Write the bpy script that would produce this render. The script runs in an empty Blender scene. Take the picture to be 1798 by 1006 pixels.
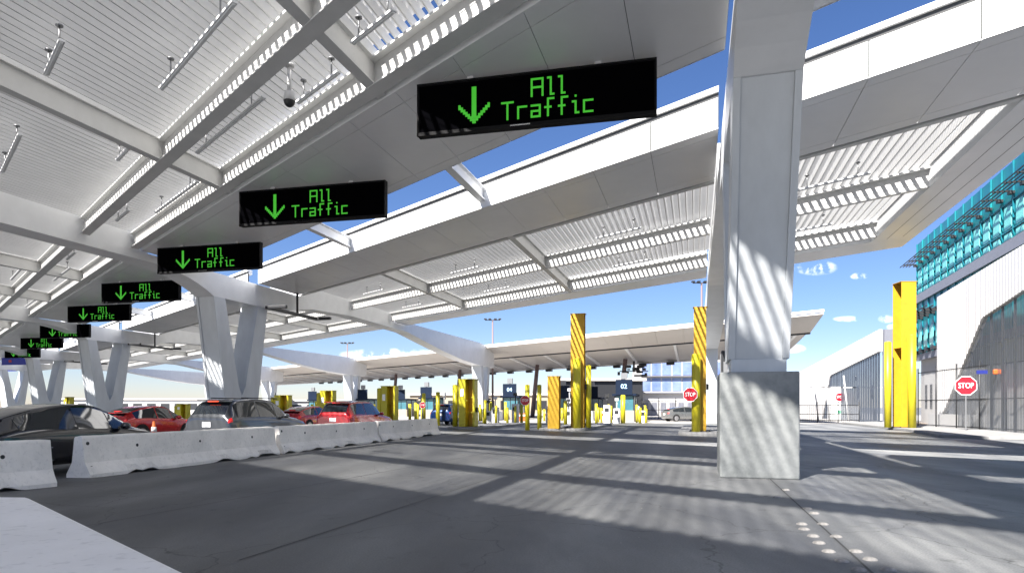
import bpy, bmesh, math, random
from mathutils import Vector, Matrix
random.seed(7)
SC = bpy.context.scene
COL = SC.collection
R = math.radians

# ------------------------------------------------------------------ camera, sky, sun, exposure
F = 1150.0; CX = 899.0; HY = 715.0; EYE = 1.4        # photo pixels: focal length, centre, horizon; eye height
cd = bpy.data.cameras.new('camera'); cam = bpy.data.objects.new('camera', cd); COL.objects.link(cam)
cam.location = (0, 0, EYE); cam.rotation_euler = (R(90), 0, 0)
cd.sensor_width = 36; cd.lens = 36 * F / 1798.0
cd.shift_y = (HY - 503.0) / 1798.0
cd.clip_start = 0.05; cd.clip_end = 6000
SC.camera = cam
SUN_EL = 44.0
SUN_DIR = Vector((0.61, 0.79, 0))            # the way the light travels, over the ground
az = math.atan2(-SUN_DIR.x, -SUN_DIR.y)      # clockwise from +Y to where the sun stands
w = bpy.data.worlds.new('World'); SC.world = w; w.use_nodes = True
nt = w.node_tree; N = nt.nodes; L = nt.links
N.clear()
wo = N.new('ShaderNodeOutputWorld'); bg = N.new('ShaderNodeBackground'); sky = N.new('ShaderNodeTexSky')
sky.sky_type = 'NISHITA'; sky.sun_disc = False; sky.sun_elevation = R(SUN_EL); sky.sun_rotation = az
sky.air_density = 1.0; sky.dust_density = 0.2; sky.ozone_density = 3.0; sky.altitude = 200
bg.inputs['Strength'].default_value = 0.065
# small clouds: soft-edged patches in fixed directions of the sky
tc = N.new('ShaderNodeTexCoord')
noi = N.new('ShaderNodeTexNoise'); noi.inputs['Scale'].default_value = 42; noi.inputs['Detail'].default_value = 8
noi.inputs['Roughness'].default_value = .62
L.new(tc.outputs['Generated'], noi.inputs['Vector'])
prev = None
def mnode(op, a, b=None):
    n = N.new('ShaderNodeMath'); n.operation = op
    for i, v in enumerate((a, b)):
        if v is None: continue
        if isinstance(v, (int, float)): n.inputs[i].default_value = v
        else: L.new(v, n.inputs[i])
    return n.outputs[0]
sep = N.new('ShaderNodeSeparateXYZ'); L.new(tc.outputs['Generated'], sep.inputs[0])
uu = mnode('DIVIDE', sep.outputs['X'], mnode('MAXIMUM', sep.outputs['Y'], .02))
vv = mnode('DIVIDE', sep.outputs['Z'], mnode('MAXIMUM', sep.outputs['Y'], .02))
CLOUDS = [(1432, 470, 36, 13), (1508, 485, 15, 6), (1556, 560, 14, 7), (1566, 575, 10, 6), (690, 624, 95, 12), (1392, 612, 22, 8),
          (1490, 560, 26, 5), (560, 655, 60, 10)]
for (px, py, rx, ry) in CLOUDS:
    du = mnode('MULTIPLY', mnode('SUBTRACT', uu, (px - CX) / F), F / rx)
    dv = mnode('MULTIPLY', mnode('SUBTRACT', vv, (HY - py) / F), F / ry)
    d = mnode('ADD', mnode('MULTIPLY', du, du), mnode('MULTIPLY', dv, dv))
    m_ = mnode('MAXIMUM', mnode('SUBTRACT', 1.25, d), 0.0)
    prev = m_ if prev is None else mnode('MAXIMUM', prev, m_)
cm = mnode('MULTIPLY', prev, mnode('MAXIMUM', mnode('MULTIPLY', mnode('SUBTRACT', noi.outputs['Fac'], .44), 7.0), 0.0))
cm = mnode('MINIMUM', mnode('MULTIPLY', cm, 1.0), .9)
mix = N.new('ShaderNodeMixRGB'); L.new(cm, mix.inputs['Fac']); 
hs = N.new('ShaderNodeHueSaturation'); hs.inputs['Saturation'].default_value = 1.12; L.new(sky.outputs['Color'], hs.inputs['Color'])
ti = N.new('ShaderNodeMixRGB'); ti.blend_type = 'MULTIPLY'; ti.inputs['Fac'].default_value = 1; ti.inputs['Color2'].default_value = (.53, .52, .63, 1)
L.new(hs.outputs[0], ti.inputs['Color1']); L.new(ti.outputs[0], mix.inputs['Color1'])
mix.inputs['Color2'].default_value = (7.5, 7.7, 8.1, 1)
L.new(mix.outputs['Color'], bg.inputs['Color']); L.new(bg.outputs[0], wo.inputs['Surface'])
sd = bpy.data.lights.new('sun', 'SUN'); sun = bpy.data.objects.new('sun', sd); COL.objects.link(sun)
sd.energy = 4.6; sd.angle = R(1.1); sd.color = (1, .96, .9)
hd = SUN_DIR.normalized() * math.cos(R(SUN_EL))
sun.rotation_euler = Vector((hd.x, hd.y, -math.sin(R(SUN_EL)))).to_track_quat('-Z', 'Y').to_euler()
vs = SC.view_settings
vs.view_transform = 'Standard'; vs.look = 'None'; vs.gamma = 1; vs.use_curve_mapping = False
vs.exposure = 1.95
SC.cycles.max_bounces = 10; SC.cycles.diffuse_bounces = 5; SC.cycles.transparent_max_bounces = 12
SC.cycles.sample_clamp_indirect = 6

# ------------------------------------------------------------------ materials
MATS = {}
def mat(name, col, rough=.6, metal=0.0, noise=None, scale=3.0, bump=0.0, emit=None, spec=.5, coat=0.0, alpha=None, stretch=None, col2=None, bscale=None):
    """col: base colour; noise: strength of a procedural tone variation (0..1); bump: height of fine relief"""
    m = bpy.data.materials.new(name); m.use_nodes = True
    t = m.node_tree; n = t.nodes; l = t.links
    b = n['Principled BSDF']
    b.inputs['Base Color'].default_value = (*col, 1); b.inputs['Roughness'].default_value = rough
    b.inputs['Metallic'].default_value = metal; b.inputs['Specular IOR Level'].default_value = spec
    b.inputs['Coat Weight'].default_value = coat
    b.inputs['Coat Roughness'].default_value = .04
    if emit:
        b.inputs['Emission Color'].default_value = (*emit[:3], 1); b.inputs['Emission Strength'].default_value = emit[3]
    tcn = n.new('ShaderNodeTexCoord'); mp = n.new('ShaderNodeMapping'); l.new(tcn.outputs['Object'], mp.inputs['Vector'])
    if stretch: mp.inputs['Scale'].default_value = stretch
    if noise:
        a = n.new('ShaderNodeTexNoise'); a.inputs['Scale'].default_value = scale; a.inputs['Detail'].default_value = 9
        a.inputs['Roughness'].default_value = .65
        l.new(mp.outputs[0], a.inputs['Vector'])
        cr = n.new('ShaderNodeValToRGB'); e = cr.color_ramp.elements
        e[0].position = .3; e[1].position = .7
        c2 = col2 or tuple(c * (1 - noise) for c in col)
        e[0].color = (*c2, 1); e[1].color = (*col, 1)
        l.new(a.outputs['Fac'], cr.inputs['Fac']); l.new(cr.outputs['Color'], b.inputs['Base Color'])
        rr = n.new('ShaderNodeMapRange'); rr.inputs['To Min'].default_value = min(1, rough + .1); rr.inputs['To Max'].default_value = max(0, rough - .08)
        l.new(a.outputs['Fac'], rr.inputs['Value']); l.new(rr.outputs[0], b.inputs['Roughness'])
    if bump:
        a2 = n.new('ShaderNodeTexNoise'); a2.inputs['Scale'].default_value = bscale or scale * 9; a2.inputs['Detail'].default_value = 8
        l.new(mp.outputs[0], a2.inputs['Vector'])
        bp = n.new('ShaderNodeBump'); bp.inputs['Distance'].default_value = bump; bp.inputs['Strength'].default_value = .7
        l.new(a2.outputs['Fac'], bp.inputs['Height']); l.new(bp.outputs[0], b.inputs['Normal'])
    MATS[name] = m
    return m
M_white = mat('painted_steel_white', (.74, .75, .76), .42, noise=.10, scale=1.1, bump=.0006)
M_blue_white = mat('painted_steel_column', (.60, .63, .66), .45, noise=.16, scale=1.3, stretch=(1, 1, .35), bump=.0008)
M_soffit = mat('aluminium_soffit', (.77, .77, .78), .38, metal=.08, noise=.08, scale=.5, bump=.0005)
M_fascia = mat('aluminium_fascia', (.86, .86, .85), .5, noise=.05, scale=.5)
M_joint = mat('dark_joint', (.06, .06, .06), .8)
M_slat = mat('slat_steel', (.62, .62, .615), .45, noise=.10, scale=.7)
M_louvre = mat('louvre_steel', (.52, .52, .52), .5, noise=.15, scale=.8)
M_beam = mat('beam_steel', (.64, .64, .63), .5, noise=.12, scale=1.5)
M_soffit3 = mat('beige_soffit', (.60, .56, .52), .55, noise=.07, scale=.5)
M_dark = mat('dark_metal', (.02, .021, .024), .45, noise=.3, scale=6)
M_signface = mat('sign_face', (.0015, .0015, .002), .9, spec=0.0)
M_frame = mat('sign_frame', (.008, .008, .009), .75, spec=.15)
M_led = mat('green_led', (.02, .2, .02), .5, emit=(.07, .62, .03, .16))
M_ledlow = mat('green_led_far', (.02, .2, .02), .5, emit=(.03, .5, .02, .55))
M_yellow = mat('yellow_paint', (.52, .30, .014), .5, noise=.2, scale=2.2, bump=.001)
M_yellow2 = mat('yellow_sleeve', (.47, .41, .012), .42, noise=.10, scale=2.2)
M_red = mat('sign_red', (.40, .008, .02), .4)
M_signwhite = mat('sign_white', (.85, .85, .85), .5)
M_post = mat('galvanised', (.22, .225, .235), .45, metal=.5, noise=.15, scale=5)
M_navy = mat('booth_navy', (.005, .012, .03), .7, noise=.15, scale=3, spec=.15)
M_booth = mat('booth_cream', (.32, .27, .2), .6, noise=.1, scale=3)
M_equip = mat('white_equipment', (.6, .6, .6), .5, noise=.08, scale=4)
M_rubber = mat('black_rubber', (.012, .012, .013), .8)
M_brown = mat('brown_column', (.17, .12, .12), .6)
M_tealdark = mat('teal_panel', (.01, .22, .23), .3, noise=.35, scale=.35, spec=.8, col2=(.0, .10, .16))
M_teallight = mat('teal_window', (.20, .62, .55), .25, noise=.1, scale=.3, spec=.6, col2=(.16, .54, .5))
M_greyband = mat('grey_band', (.2, .205, .24), .5, noise=.1)
M_render = mat('pale_render', (.45, .44, .43), .8, noise=.06, scale=.6)
M_dirt = mat('pale_dirt', (.27, .22, .18), .95, noise=.3, scale=.8)
M_plate = mat('licence_plate', (.8, .8, .8), .5)
M_glasscar = mat('car_glass', (.012, .016, .02), .04, spec=.9, coat=.5)
M_tail = mat('tail_light', (.55, .01, .012), .2, emit=(1, .03, .02, .05), coat=.6)
M_brake = mat('brake_light', (.8, .02, .01), .2, emit=(1, .08, .02, .5))
M_rim = mat('alloy_rim', (.5, .5, .52), .3, metal=.9)
M_orange = mat('orange_plastic', (.5, .10, .015), .5)
M_bluesign = mat('blue_sign', (.006, .014, .14), .5, emit=(.01, .02, .4, .04))
M_glassfar = mat('office_glass', (.06, .10, .30), .3, noise=.5, scale=.25, col2=(.22, .28, .42), spec=.5)

def concrete(name, base, dark, sc, bump=.004, pores=True):
    m = bpy.data.materials.new(name); m.use_nodes = True
    t = m.node_tree; n = t.nodes; l = t.links; b = n['Principled BSDF']; b.inputs['Roughness'].default_value = .85
    tcn = n.new('ShaderNodeTexCoord')
    a = n.new('ShaderNodeTexNoise'); a.inputs['Scale'].default_value = sc; a.inputs['Detail'].default_value = 12; a.inputs['Roughness'].default_value = .68
    l.new(tcn.outputs['Object'], a.inputs['Vector'])
    cr = n.new('ShaderNodeValToRGB'); e = cr.color_ramp.elements
    e[0].position = .32; e[0].color = (*dark, 1); e[1].position = .62; e[1].color = (*base, 1)
    l.new(a.outputs['Fac'], cr.inputs['Fac'])
    v = n.new('ShaderNodeTexNoise'); v.inputs['Scale'].default_value = sc * 14; v.inputs['Detail'].default_value = 4
    l.new(tcn.outputs['Object'], v.inputs['Vector'])
    mr = n.new('ShaderNodeMapRange'); mr.inputs['From Min'].default_value = .34; mr.inputs['From Max'].default_value = .42
    mr.inputs['To Min'].default_value = .88; mr.inputs['To Max'].default_value = 1
    l.new(v.outputs['Fac'], mr.inputs['Value'])
    mx = n.new('ShaderNodeMixRGB'); mx.blend_type = 'MULTIPLY'; mx.inputs['Fac'].default_value = 1
    l.new(cr.outputs['Color'], mx.inputs['Color1']); l.new(mr.outputs[0], mx.inputs['Color2'])
    l.new(mx.outputs['Color'] if pores else cr.outputs['Color'], b.inputs['Base Color'])
    bp = n.new('ShaderNodeBump'); bp.inputs['Distance'].default_value = bump; bp.inputs['Strength'].default_value = .8
    l.new(v.outputs['Fac'], bp.inputs['Height']); l.new(bp.outputs[0], b.inputs['Normal'])
    MATS[name] = m; return m
M_barrier = concrete('barrier_concrete', (.88, .84, .79), (.72, .69, .65), 1.2, .003)
M_pedestal = concrete('pedestal_concrete', (.30, .31, .305), (.125, .135, .135), 1.0, pores=False)
M_plinth = concrete('plinth_concrete', (.88, .86, .84), (.80, .78, .76), 1.2, .002)
M_stud = concrete('stud_ceramic', (.36, .34, .32), (.16, .155, .15), 12)
M_kerb = concrete('kerb_concrete', (.27, .265, .26), (.19, .19, .19), 1.5)

def asphalt():
    m = bpy.data.materials.new('asphalt'); m.use_nodes = True
    t = m.node_tree; n = t.nodes; l = t.links; b = n['Principled BSDF']
    tcn = n.new('ShaderNodeTexCoord')
    mp = n.new('ShaderNodeMapping'); mp.inputs['Rotation'].default_value = (0, 0, R(15.7)); mp.inputs['Scale'].default_value = (.55, .16, 1)
    l.new(tcn.outputs['Object'], mp.inputs['Vector'])
    a = n.new('ShaderNodeTexNoise'); a.inputs['Scale'].default_value = 1.0; a.inputs['Detail'].default_value = 10; a.inputs['Roughness'].default_value = .6
    l.new(mp.outputs[0], a.inputs['Vector'])
    cr = n.new('ShaderNodeValToRGB'); e = cr.color_ramp.elements
    e[0].position = .37; e[0].color = (.042, .044, .049, 1); e[1].position = .64; e[1].color = (.118, .119, .117, 1)
    l.new(a.outputs['Fac'], cr.inputs['Fac'])
    g = n.new('ShaderNodeTexNoise'); g.inputs['Scale'].default_value = 55; g.inputs['Detail'].default_value = 3
    l.new(tcn.outputs['Object'], g.inputs['Vector'])
    mr = n.new('ShaderNodeMapRange'); mr.inputs['To Min'].default_value = .5; mr.inputs['To Max'].default_value = 1.5
    l.new(g.outputs['Fac'], mr.inputs['Value'])
    mx = n.new('ShaderNodeMixRGB'); mx.blend_type = 'MULTIPLY'; mx.inputs['Fac'].default_value = 1
    l.new(cr.outputs['Color'], mx.inputs['Color1']); l.new(mr.outputs[0], mx.inputs['Color2'])
    # paler worn paving by the column, partly painted sunlight; oil spots and tyre-dark lanes
    sx = n.new('ShaderNodeSeparateXYZ'); l.new(tcn.outputs['Object'], sx.inputs[0])
    def mt(op, p, q=None, r=None):
        k = n.new('ShaderNodeMath'); k.operation = op
        for i, v in enumerate((p, q, r)):
            if v is None: continue
            if isinstance(v, (int, float)): k.inputs[i].default_value = v
            else: l.new(v, k.inputs[i])
        return k.outputs[0]
    big = n.new('ShaderNodeTexNoise'); big.inputs['Scale'].default_value = .22; big.inputs['Detail'].default_value = 7; l.new(tcn.outputs['Object'], big.inputs['Vector'])
    lane = mt('SUBTRACT', sx.outputs['X'], mt('MULTIPLY', sx.outputs['Y'], .28))
    zone = n.new('ShaderNodeMapRange'); zone.inputs['From Min'].default_value = -2.6; zone.inputs['From Max'].default_value = 1.2
    l.new(mt('ADD', lane, mt('MULTIPLY', mt('SUBTRACT', big.outputs['Fac'], .5), 5.0)), zone.inputs['Value'])
    zone.inputs['To Min'].default_value = 1.1; zone.inputs['To Max'].default_value = 2.1
    sp_ = n.new('ShaderNodeTexNoise'); sp_.inputs['Scale'].default_value = 1.6; sp_.inputs['Detail'].default_value = 6; sp_.inputs['Roughness'].default_value = .7
    l.new(tcn.outputs['Object'], sp_.inputs['Vector'])
    spot = n.new('ShaderNodeMapRange'); spot.inputs['From Min'].default_value = .60; spot.inputs['From Max'].default_value = .72; spot.inputs['To Min'].default_value = 1.0; spot.inputs['To Max'].default_value = .55
    l.new(sp_.outputs['Fac'], spot.inputs['Value'])
    tyre = mt('MULTIPLY_ADD', mt('SINE', mt('MULTIPLY', lane, 3.4)), .13, 1.0)
    fac = mt('MULTIPLY', mt('MULTIPLY', zone.outputs[0], spot.outputs[0]), tyre)
    cmb = n.new('ShaderNodeCombineXYZ')
    for i in range(3): l.new(fac, cmb.inputs[i])
    mx2 = n.new('ShaderNodeMixRGB'); mx2.blend_type = 'MULTIPLY'; mx2.inputs['Fac'].default_value = 1
    l.new(mx.outputs['Color'], mx2.inputs['Color1']); l.new(cmb.outputs[0], mx2.inputs['Color2'])
    # crack lines
    vo = n.new('ShaderNodeTexVoronoi'); vo.feature = 'DISTANCE_TO_EDGE'; vo.inputs['Scale'].default_value = .35
    wn = n.new('ShaderNodeTexNoise'); wn.inputs['Scale'].default_value = 1.3; wn.inputs['Detail'].default_value = 6; l.new(tcn.outputs['Object'], wn.inputs['Vector'])
    ad = n.new('ShaderNodeMixRGB'); ad.blend_type = 'ADD'; ad.inputs['Fac'].default_value = .9; l.new(tcn.outputs['Object'], ad.inputs['Color1']); l.new(wn.outputs['Color'], ad.inputs['Color2'])
    l.new(ad.outputs[0], vo.inputs['Vector'])
    ck = n.new('ShaderNodeMapRange'); ck.inputs['From Min'].default_value = .0; ck.inputs['From Max'].default_value = .006; ck.inputs['To Min'].default_value = .45; ck.inputs['To Max'].default_value = 1
    l.new(vo.outputs['Distance'], ck.inputs['Value'])
    mx3 = n.new('ShaderNodeMixRGB'); mx3.blend_type = 'MULTIPLY'; mx3.inputs['Fac'].default_value = 1
    l.new(mx2.outputs['Color'], mx3.inputs['Color1']); l.new(ck.outputs[0], mx3.inputs['Color2'])
    l.new(mx3.outputs['Color'], b.inputs['Base Color'])
    rr = n.new('ShaderNodeMapRange'); rr.inputs['To Min'].default_value = .48; rr.inputs['To Max'].default_value = .75
    l.new(a.outputs['Fac'], rr.inputs['Value']); l.new(rr.outputs[0], b.inputs['Roughness'])
    bp = n.new('ShaderNodeBump'); bp.inputs['Distance'].default_value = .003; bp.inputs['Strength'].default_value = .5
    l.new(g.outputs['Fac'], bp.inputs['Height']); l.new(bp.outputs[0], b.inputs['Normal'])
    return m
M_asphalt = asphalt()
def sheet():   # weathered translucent sheet over the slats
    m = bpy.data.materials.new('translucent_sheet'); m.use_nodes = True
    t = m.node_tree; n = t.nodes; l = t.links; n.remove(n['Principled BSDF'])
    a = n.new('ShaderNodeBsdfTransparent'); a.inputs[0].default_value = (.62, .62, .60, 1)
    b = n.new('ShaderNodeBsdfTranslucent'); b.inputs[0].default_value = (.6, .6, .6, 1)
    x = n.new('ShaderNodeMixShader'); x.inputs[0].default_value = .2
    l.new(a.outputs[0], x.inputs[1]); l.new(b.outputs[0], x.inputs[2]); l.new(x.outputs[0], n['Material Output'].inputs[0])
    return m
M_sheet = sheet()
def mesh_screen():   # perforated metal cladding
    m = bpy.data.materials.new('perforated_screen'); m.use_nodes = True
    t = m.node_tree; n = t.nodes; l = t.links; b = n['Principled BSDF']
    b.inputs['Base Color'].default_value = (.16, .18, .21, 1); b.inputs['Roughness'].default_value = .5; b.inputs['Metallic'].default_value = .3
    a = n.new('ShaderNodeBsdfTransparent'); x = n.new('ShaderNodeMixShader'); x.inputs[0].default_value = .5
    l.new(a.outputs[0], x.inputs[1]); l.new(b.outputs[0], x.inputs[2]); l.new(x.outputs[0], n['Material Output'].inputs[0])
    return m
M_screen = mesh_screen()
def fence_mesh():
    m = bpy.data.materials.new('chain_link'); m.use_nodes = True
    t = m.node_tree; n = t.nodes; l = t.links; b = n['Principled BSDF']
    b.inputs['Base Color'].default_value = (.35, .36, .38, 1); b.inputs['Roughness'].default_value = .5
    tcn = n.new('ShaderNodeTexCoord'); sp = n.new('ShaderNodeSeparateXYZ'); l.new(tcn.outputs['Object'], sp.inputs[0])
    def mt(op, p, q=None):
        k = n.new('ShaderNodeMath'); k.operation = op
        for i, v in enumerate((p, q)):
            if v is None: continue
            if isinstance(v, (int, float)): k.inputs[i].default_value = v
            else: l.new(v, k.inputs[i])
        return k.outputs[0]
    def lines(sg):
        v = mt('ADD', sp.outputs['X'], mt('MULTIPLY', sp.outputs['Z'], sg))
        return mt('LESS_THAN', mt('ABSOLUTE', mt('SUBTRACT', mt('FRACT', mt('MULTIPLY', v, 11.0)), .5)), .06)
    f = mt('MAXIMUM', lines(1.0), lines(-1.0))
    a = n.new('ShaderNodeBsdfTransparent'); x = n.new('ShaderNodeMixShader')
    l.new(f, x.inputs[0]); l.new(a.outputs[0], x.inputs[1]); l.new(b.outputs[0], x.inputs[2]); l.new(x.outputs[0], n['Material Output'].inputs[0])
    return m
M_chain = fence_mesh()
def ribbed(name, col, pitch, depth):
    m = bpy.data.materials.new(name); m.use_nodes = True
    t = m.node_tree; n = t.nodes; l = t.links; b = n['Principled BSDF']
    b.inputs['Base Color'].default_value = (*col, 1); b.inputs['Roughness'].default_value = .55
    return m
M_ribwall = mat('white_cladding', (.60, .585, .57), .55, noise=.06, scale=.4)

# ------------------------------------------------------------------ mesh helpers
class MB:
    def __init__(s): s.v = []; s.f = []; s.sm = []
    def add(s, vs, fs, smooth=False):
        o = len(s.v); s.v += [tuple(p) for p in vs]
        for f in fs: s.f.append(tuple(i + o for i in f)); s.sm.append(smooth)
        return s
    def box(s, c, d, rz=0.0, m=None):
        hx, hy, hz = d[0] / 2, d[1] / 2, d[2] / 2
        ps = [Vector((x * hx, y * hy, z * hz)) for z in (-1, 1) for y in (-1, 1) for x in (-1, 1)]
        if m is not None: ps = [m @ p for p in ps]
        elif rz:
            r_ = Matrix.Rotation(rz, 3, 'Z'); ps = [r_ @ p for p in ps]
        c = Vector(c)
        return s.add([p + c for p in ps], [(0, 2, 3, 1), (4, 5, 7, 6), (0, 1, 5, 4), (2, 6, 7, 3), (0, 4, 6, 2), (1, 3, 7, 5)])
    def hexa(s, b4, t4):      # bottom four and top four corners, same order
        return s.add(list(b4) + list(t4), [(3, 2, 1, 0), (4, 5, 6, 7), (0, 1, 5, 4), (1, 2, 6, 5), (2, 3, 7, 6), (3, 0, 4, 7)])
    def prism(s, poly, fn, u0, u1):   # poly of 2-D points; fn(a, b, u) -> 3-D
        n = len(poly); vs_ = [fn(a, b, u0) for a, b in poly] + [fn(a, b, u1) for a, b in poly]
        fs = [tuple(range(n))[::-1], tuple(range(n, 2 * n))] + [(i, (i + 1) % n, n + (i + 1) % n, n + i) for i in range(n)]
        return s.add(vs_, fs)
    def cyl(s, a, b, r0, r1=None, n=12, smooth=True, cap=True):
        a = Vector(a); b = Vector(b); r1 = r0 if r1 is None else r1
        d = (b - a).normalized(); u = d.orthogonal().normalized(); v = d.cross(u)
        ps = []
        for c, r in ((a, r0), (b, r1)):
            for i in range(n):
                t = 2 * math.pi * i / n; ps.append(c + u * r * math.cos(t) + v * r * math.sin(t))
        s.add(ps, [(i, (i + 1) % n, n + (i + 1) % n, n + i) for i in range(n)], smooth)
        if cap:
            o = len(s.v) - 2 * n
            s.f.append(tuple(o + i for i in range(n))[::-1]); s.sm.append(False)
            s.f.append(tuple(o + n + i for i in range(n))); s.sm.append(False)
        return s
    def dome(s, c, r, zs=1.0, n=14, k=5, top=True, full=False):
        c = Vector(c); k0 = -k if full else 0
        rows = []
        for j in range(k0, k + 1):
            ph = j / k * math.pi / 2
            rows.append([c + Vector((r * math.cos(ph) * math.cos(2 * math.pi * i / n), r * math.cos(ph) * math.sin(2 * math.pi * i / n), (1 if top else -1) * zs * r * math.sin(ph))) for i in range(n)])
        vs_ = [p for r_ in rows for p in r_]; fs = []
        for j in range(len(rows) - 1):
            for i in range(n):
                q = (j * n + i, j * n + (i + 1) % n, (j + 1) * n + (i + 1) % n, (j + 1) * n + i)
                fs.append(q if top else q[::-1])
        return s.add(vs_, fs, True)
    def build(s, name, material, parent=None, bevel=0.0, origin=None, merge=False):
        me = bpy.data.meshes.new(name)
        vs_ = s.v
        if origin is not None:
            o = Vector(origin); vs_ = [tuple(Vector(p) - o) for p in vs_]
        me.from_pydata(vs_, [], s.f)
        me.polygons.foreach_set('use_smooth', s.sm)
        bm = bmesh.new(); bm.from_mesh(me)
        if merge: bmesh.ops.remove_doubles(bm, verts=bm.verts, dist=1e-4)
        bmesh.ops.recalc_face_normals(bm, faces=bm.faces); bm.to_mesh(me); bm.free()
        me.materials.append(material); me.update()
        ob = bpy.data.objects.new(name, me); COL.objects.link(ob)
        if origin is not None: ob.location = origin
        if parent is not None: ob.parent = parent
        if bevel:
            md = ob.modifiers.new('bevel', 'BEVEL'); md.width = bevel; md.segments = 2; md.limit_method = 'ANGLE'; md.angle_limit = R(40)
        return ob
def tag(o, label=None, cat=None, group=None, kind=None):
    if label: o['label'] = label
    if cat: o['category'] = cat
    if group: o['group'] = group
    if kind: o['kind'] = kind
    return o
def empty(name, loc, rz, label, cat, group=None):
    o = bpy.data.objects.new(name, None); COL.objects.link(o); o.location = loc; o.rotation_euler = (0, 0, rz)
    o.empty_display_size = .2
    return tag(o, label, cat, group)
def copy_tree(o, parent=None):
    c = o.copy(); COL.objects.link(c); c.parent = parent
    for ch in list(o.children): copy_tree(ch, c)
    return c
def text_part(body, size, material, parent, name, loc, rot, depth=.004):
    cu = bpy.data.curves.new('t', 'FONT'); cu.body = body; cu.size = size; cu.align_x = 'CENTER'; cu.align_y = 'CENTER'
    cu.extrude = depth; cu.resolution_u = 3; cu.offset = size * .006
    tmp = bpy.data.objects.new('t', cu); COL.objects.link(tmp)
    bpy.context.view_layer.update()
    me = bpy.data.meshes.new_from_object(tmp.evaluated_get(bpy.context.evaluated_depsgraph_get()))
    bpy.data.objects.remove(tmp); me.materials.clear(); me.materials.append(material)
    o = bpy.data.objects.new(name, me); COL.objects.link(o); o.parent = parent; o.location = loc; o.rotation_euler = rot; o.scale = (.82, 1.12, 1) if body == 'STOP' else (1, 1, 1)
    if body == 'STOP': o.scale = (.82, 1.12, 1)
    return o
def gp(px, py, z=0.0):      # where the sight line through a photo pixel meets height z (used to survey the site)
    Y = (EYE - z) * F / (py - HY); return Vector(((px - CX) / F * Y, Y, z))
def at(px, Y, z=0.0): return Vector(((px - CX) / F * Y, Y, z))

# ------------------------------------------------------------------ site grid: a = along the canopies, c = along the lanes
A = Vector((-.6876, .726, 0)); Cc = Vector((.27, .963, 0)).normalized(); O = Vector((5.2, 14.1, 0)); LAT = Vector((Cc.y, -Cc.x, 0))
THC = -math.atan2(Cc.x, Cc.y)
def P(t, s, z=0.0): return O + A * t + Cc * s + Vector((0, 0, z))
TMAX = 120.0
GT = [0, 30, 60, 90, 120]

# ------------------------------------------------------------------ ground
g = MB(); g.box((0, 900, -.25), (3600, 2400, .5)); gr = g.build('ground', M_asphalt); tag(gr, kind='structure')
# concrete apron beyond the booths, pale dirt at the right
def poly_sheet(name, pts, z0, z1, m, bevel=0, **k):
    b = MB(); b.prism([(p[0], p[1]) for p in pts], lambda a_, b_, u: (a_, b_, u), z0, z1)
    return tag(b.build(name, m, bevel=bevel), **k)
M_apron = concrete('apron_concrete', (.40, .38, .36), (.32, .31, .30), .5, .002)
poly_sheet('apron', [(-120, 190), (-8, 62), (27, 56), (60, 60), (90, 190)], 0, .004, M_apron, kind='structure')
isl = [(20.7, 28.4), (19.9, 30.5), (23.2, 38.5), (28.2, 56), (70, 80), (70, 20), (24, 27.6)]
poly_sheet('pavement', isl, 0, .15, M_kerb, bevel=.02, kind='structure')
poly_sheet('dirt_ground', [(28.5, 40), (32, 55), (69, 78), (69, 24), (24.5, 28.6)], .15, .154, M_dirt, kind='structure')
# expansion joints and lane line
for i, (a_, b_) in enumerate([((-6.5, 3.5), (2.7, 30)), ((2.9, 5.0), (7.3, 21)), ((-2.5, 6.0), (1.4, 19))]):
    d = Vector((b_[0] - a_[0], b_[1] - a_[1], 0)); n_ = Vector((-d.y, d.x, 0)).normalized() * .011
    j = MB(); a3 = Vector((*a_, .004)); b3 = Vector((*b_, .004))
    j.add([a3 - n_, a3 + n_, b3 + n_, b3 - n_], [(0, 1, 2, 3)])
    tag(j.build('pavement_joint', M_joint), kind='structure')

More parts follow.
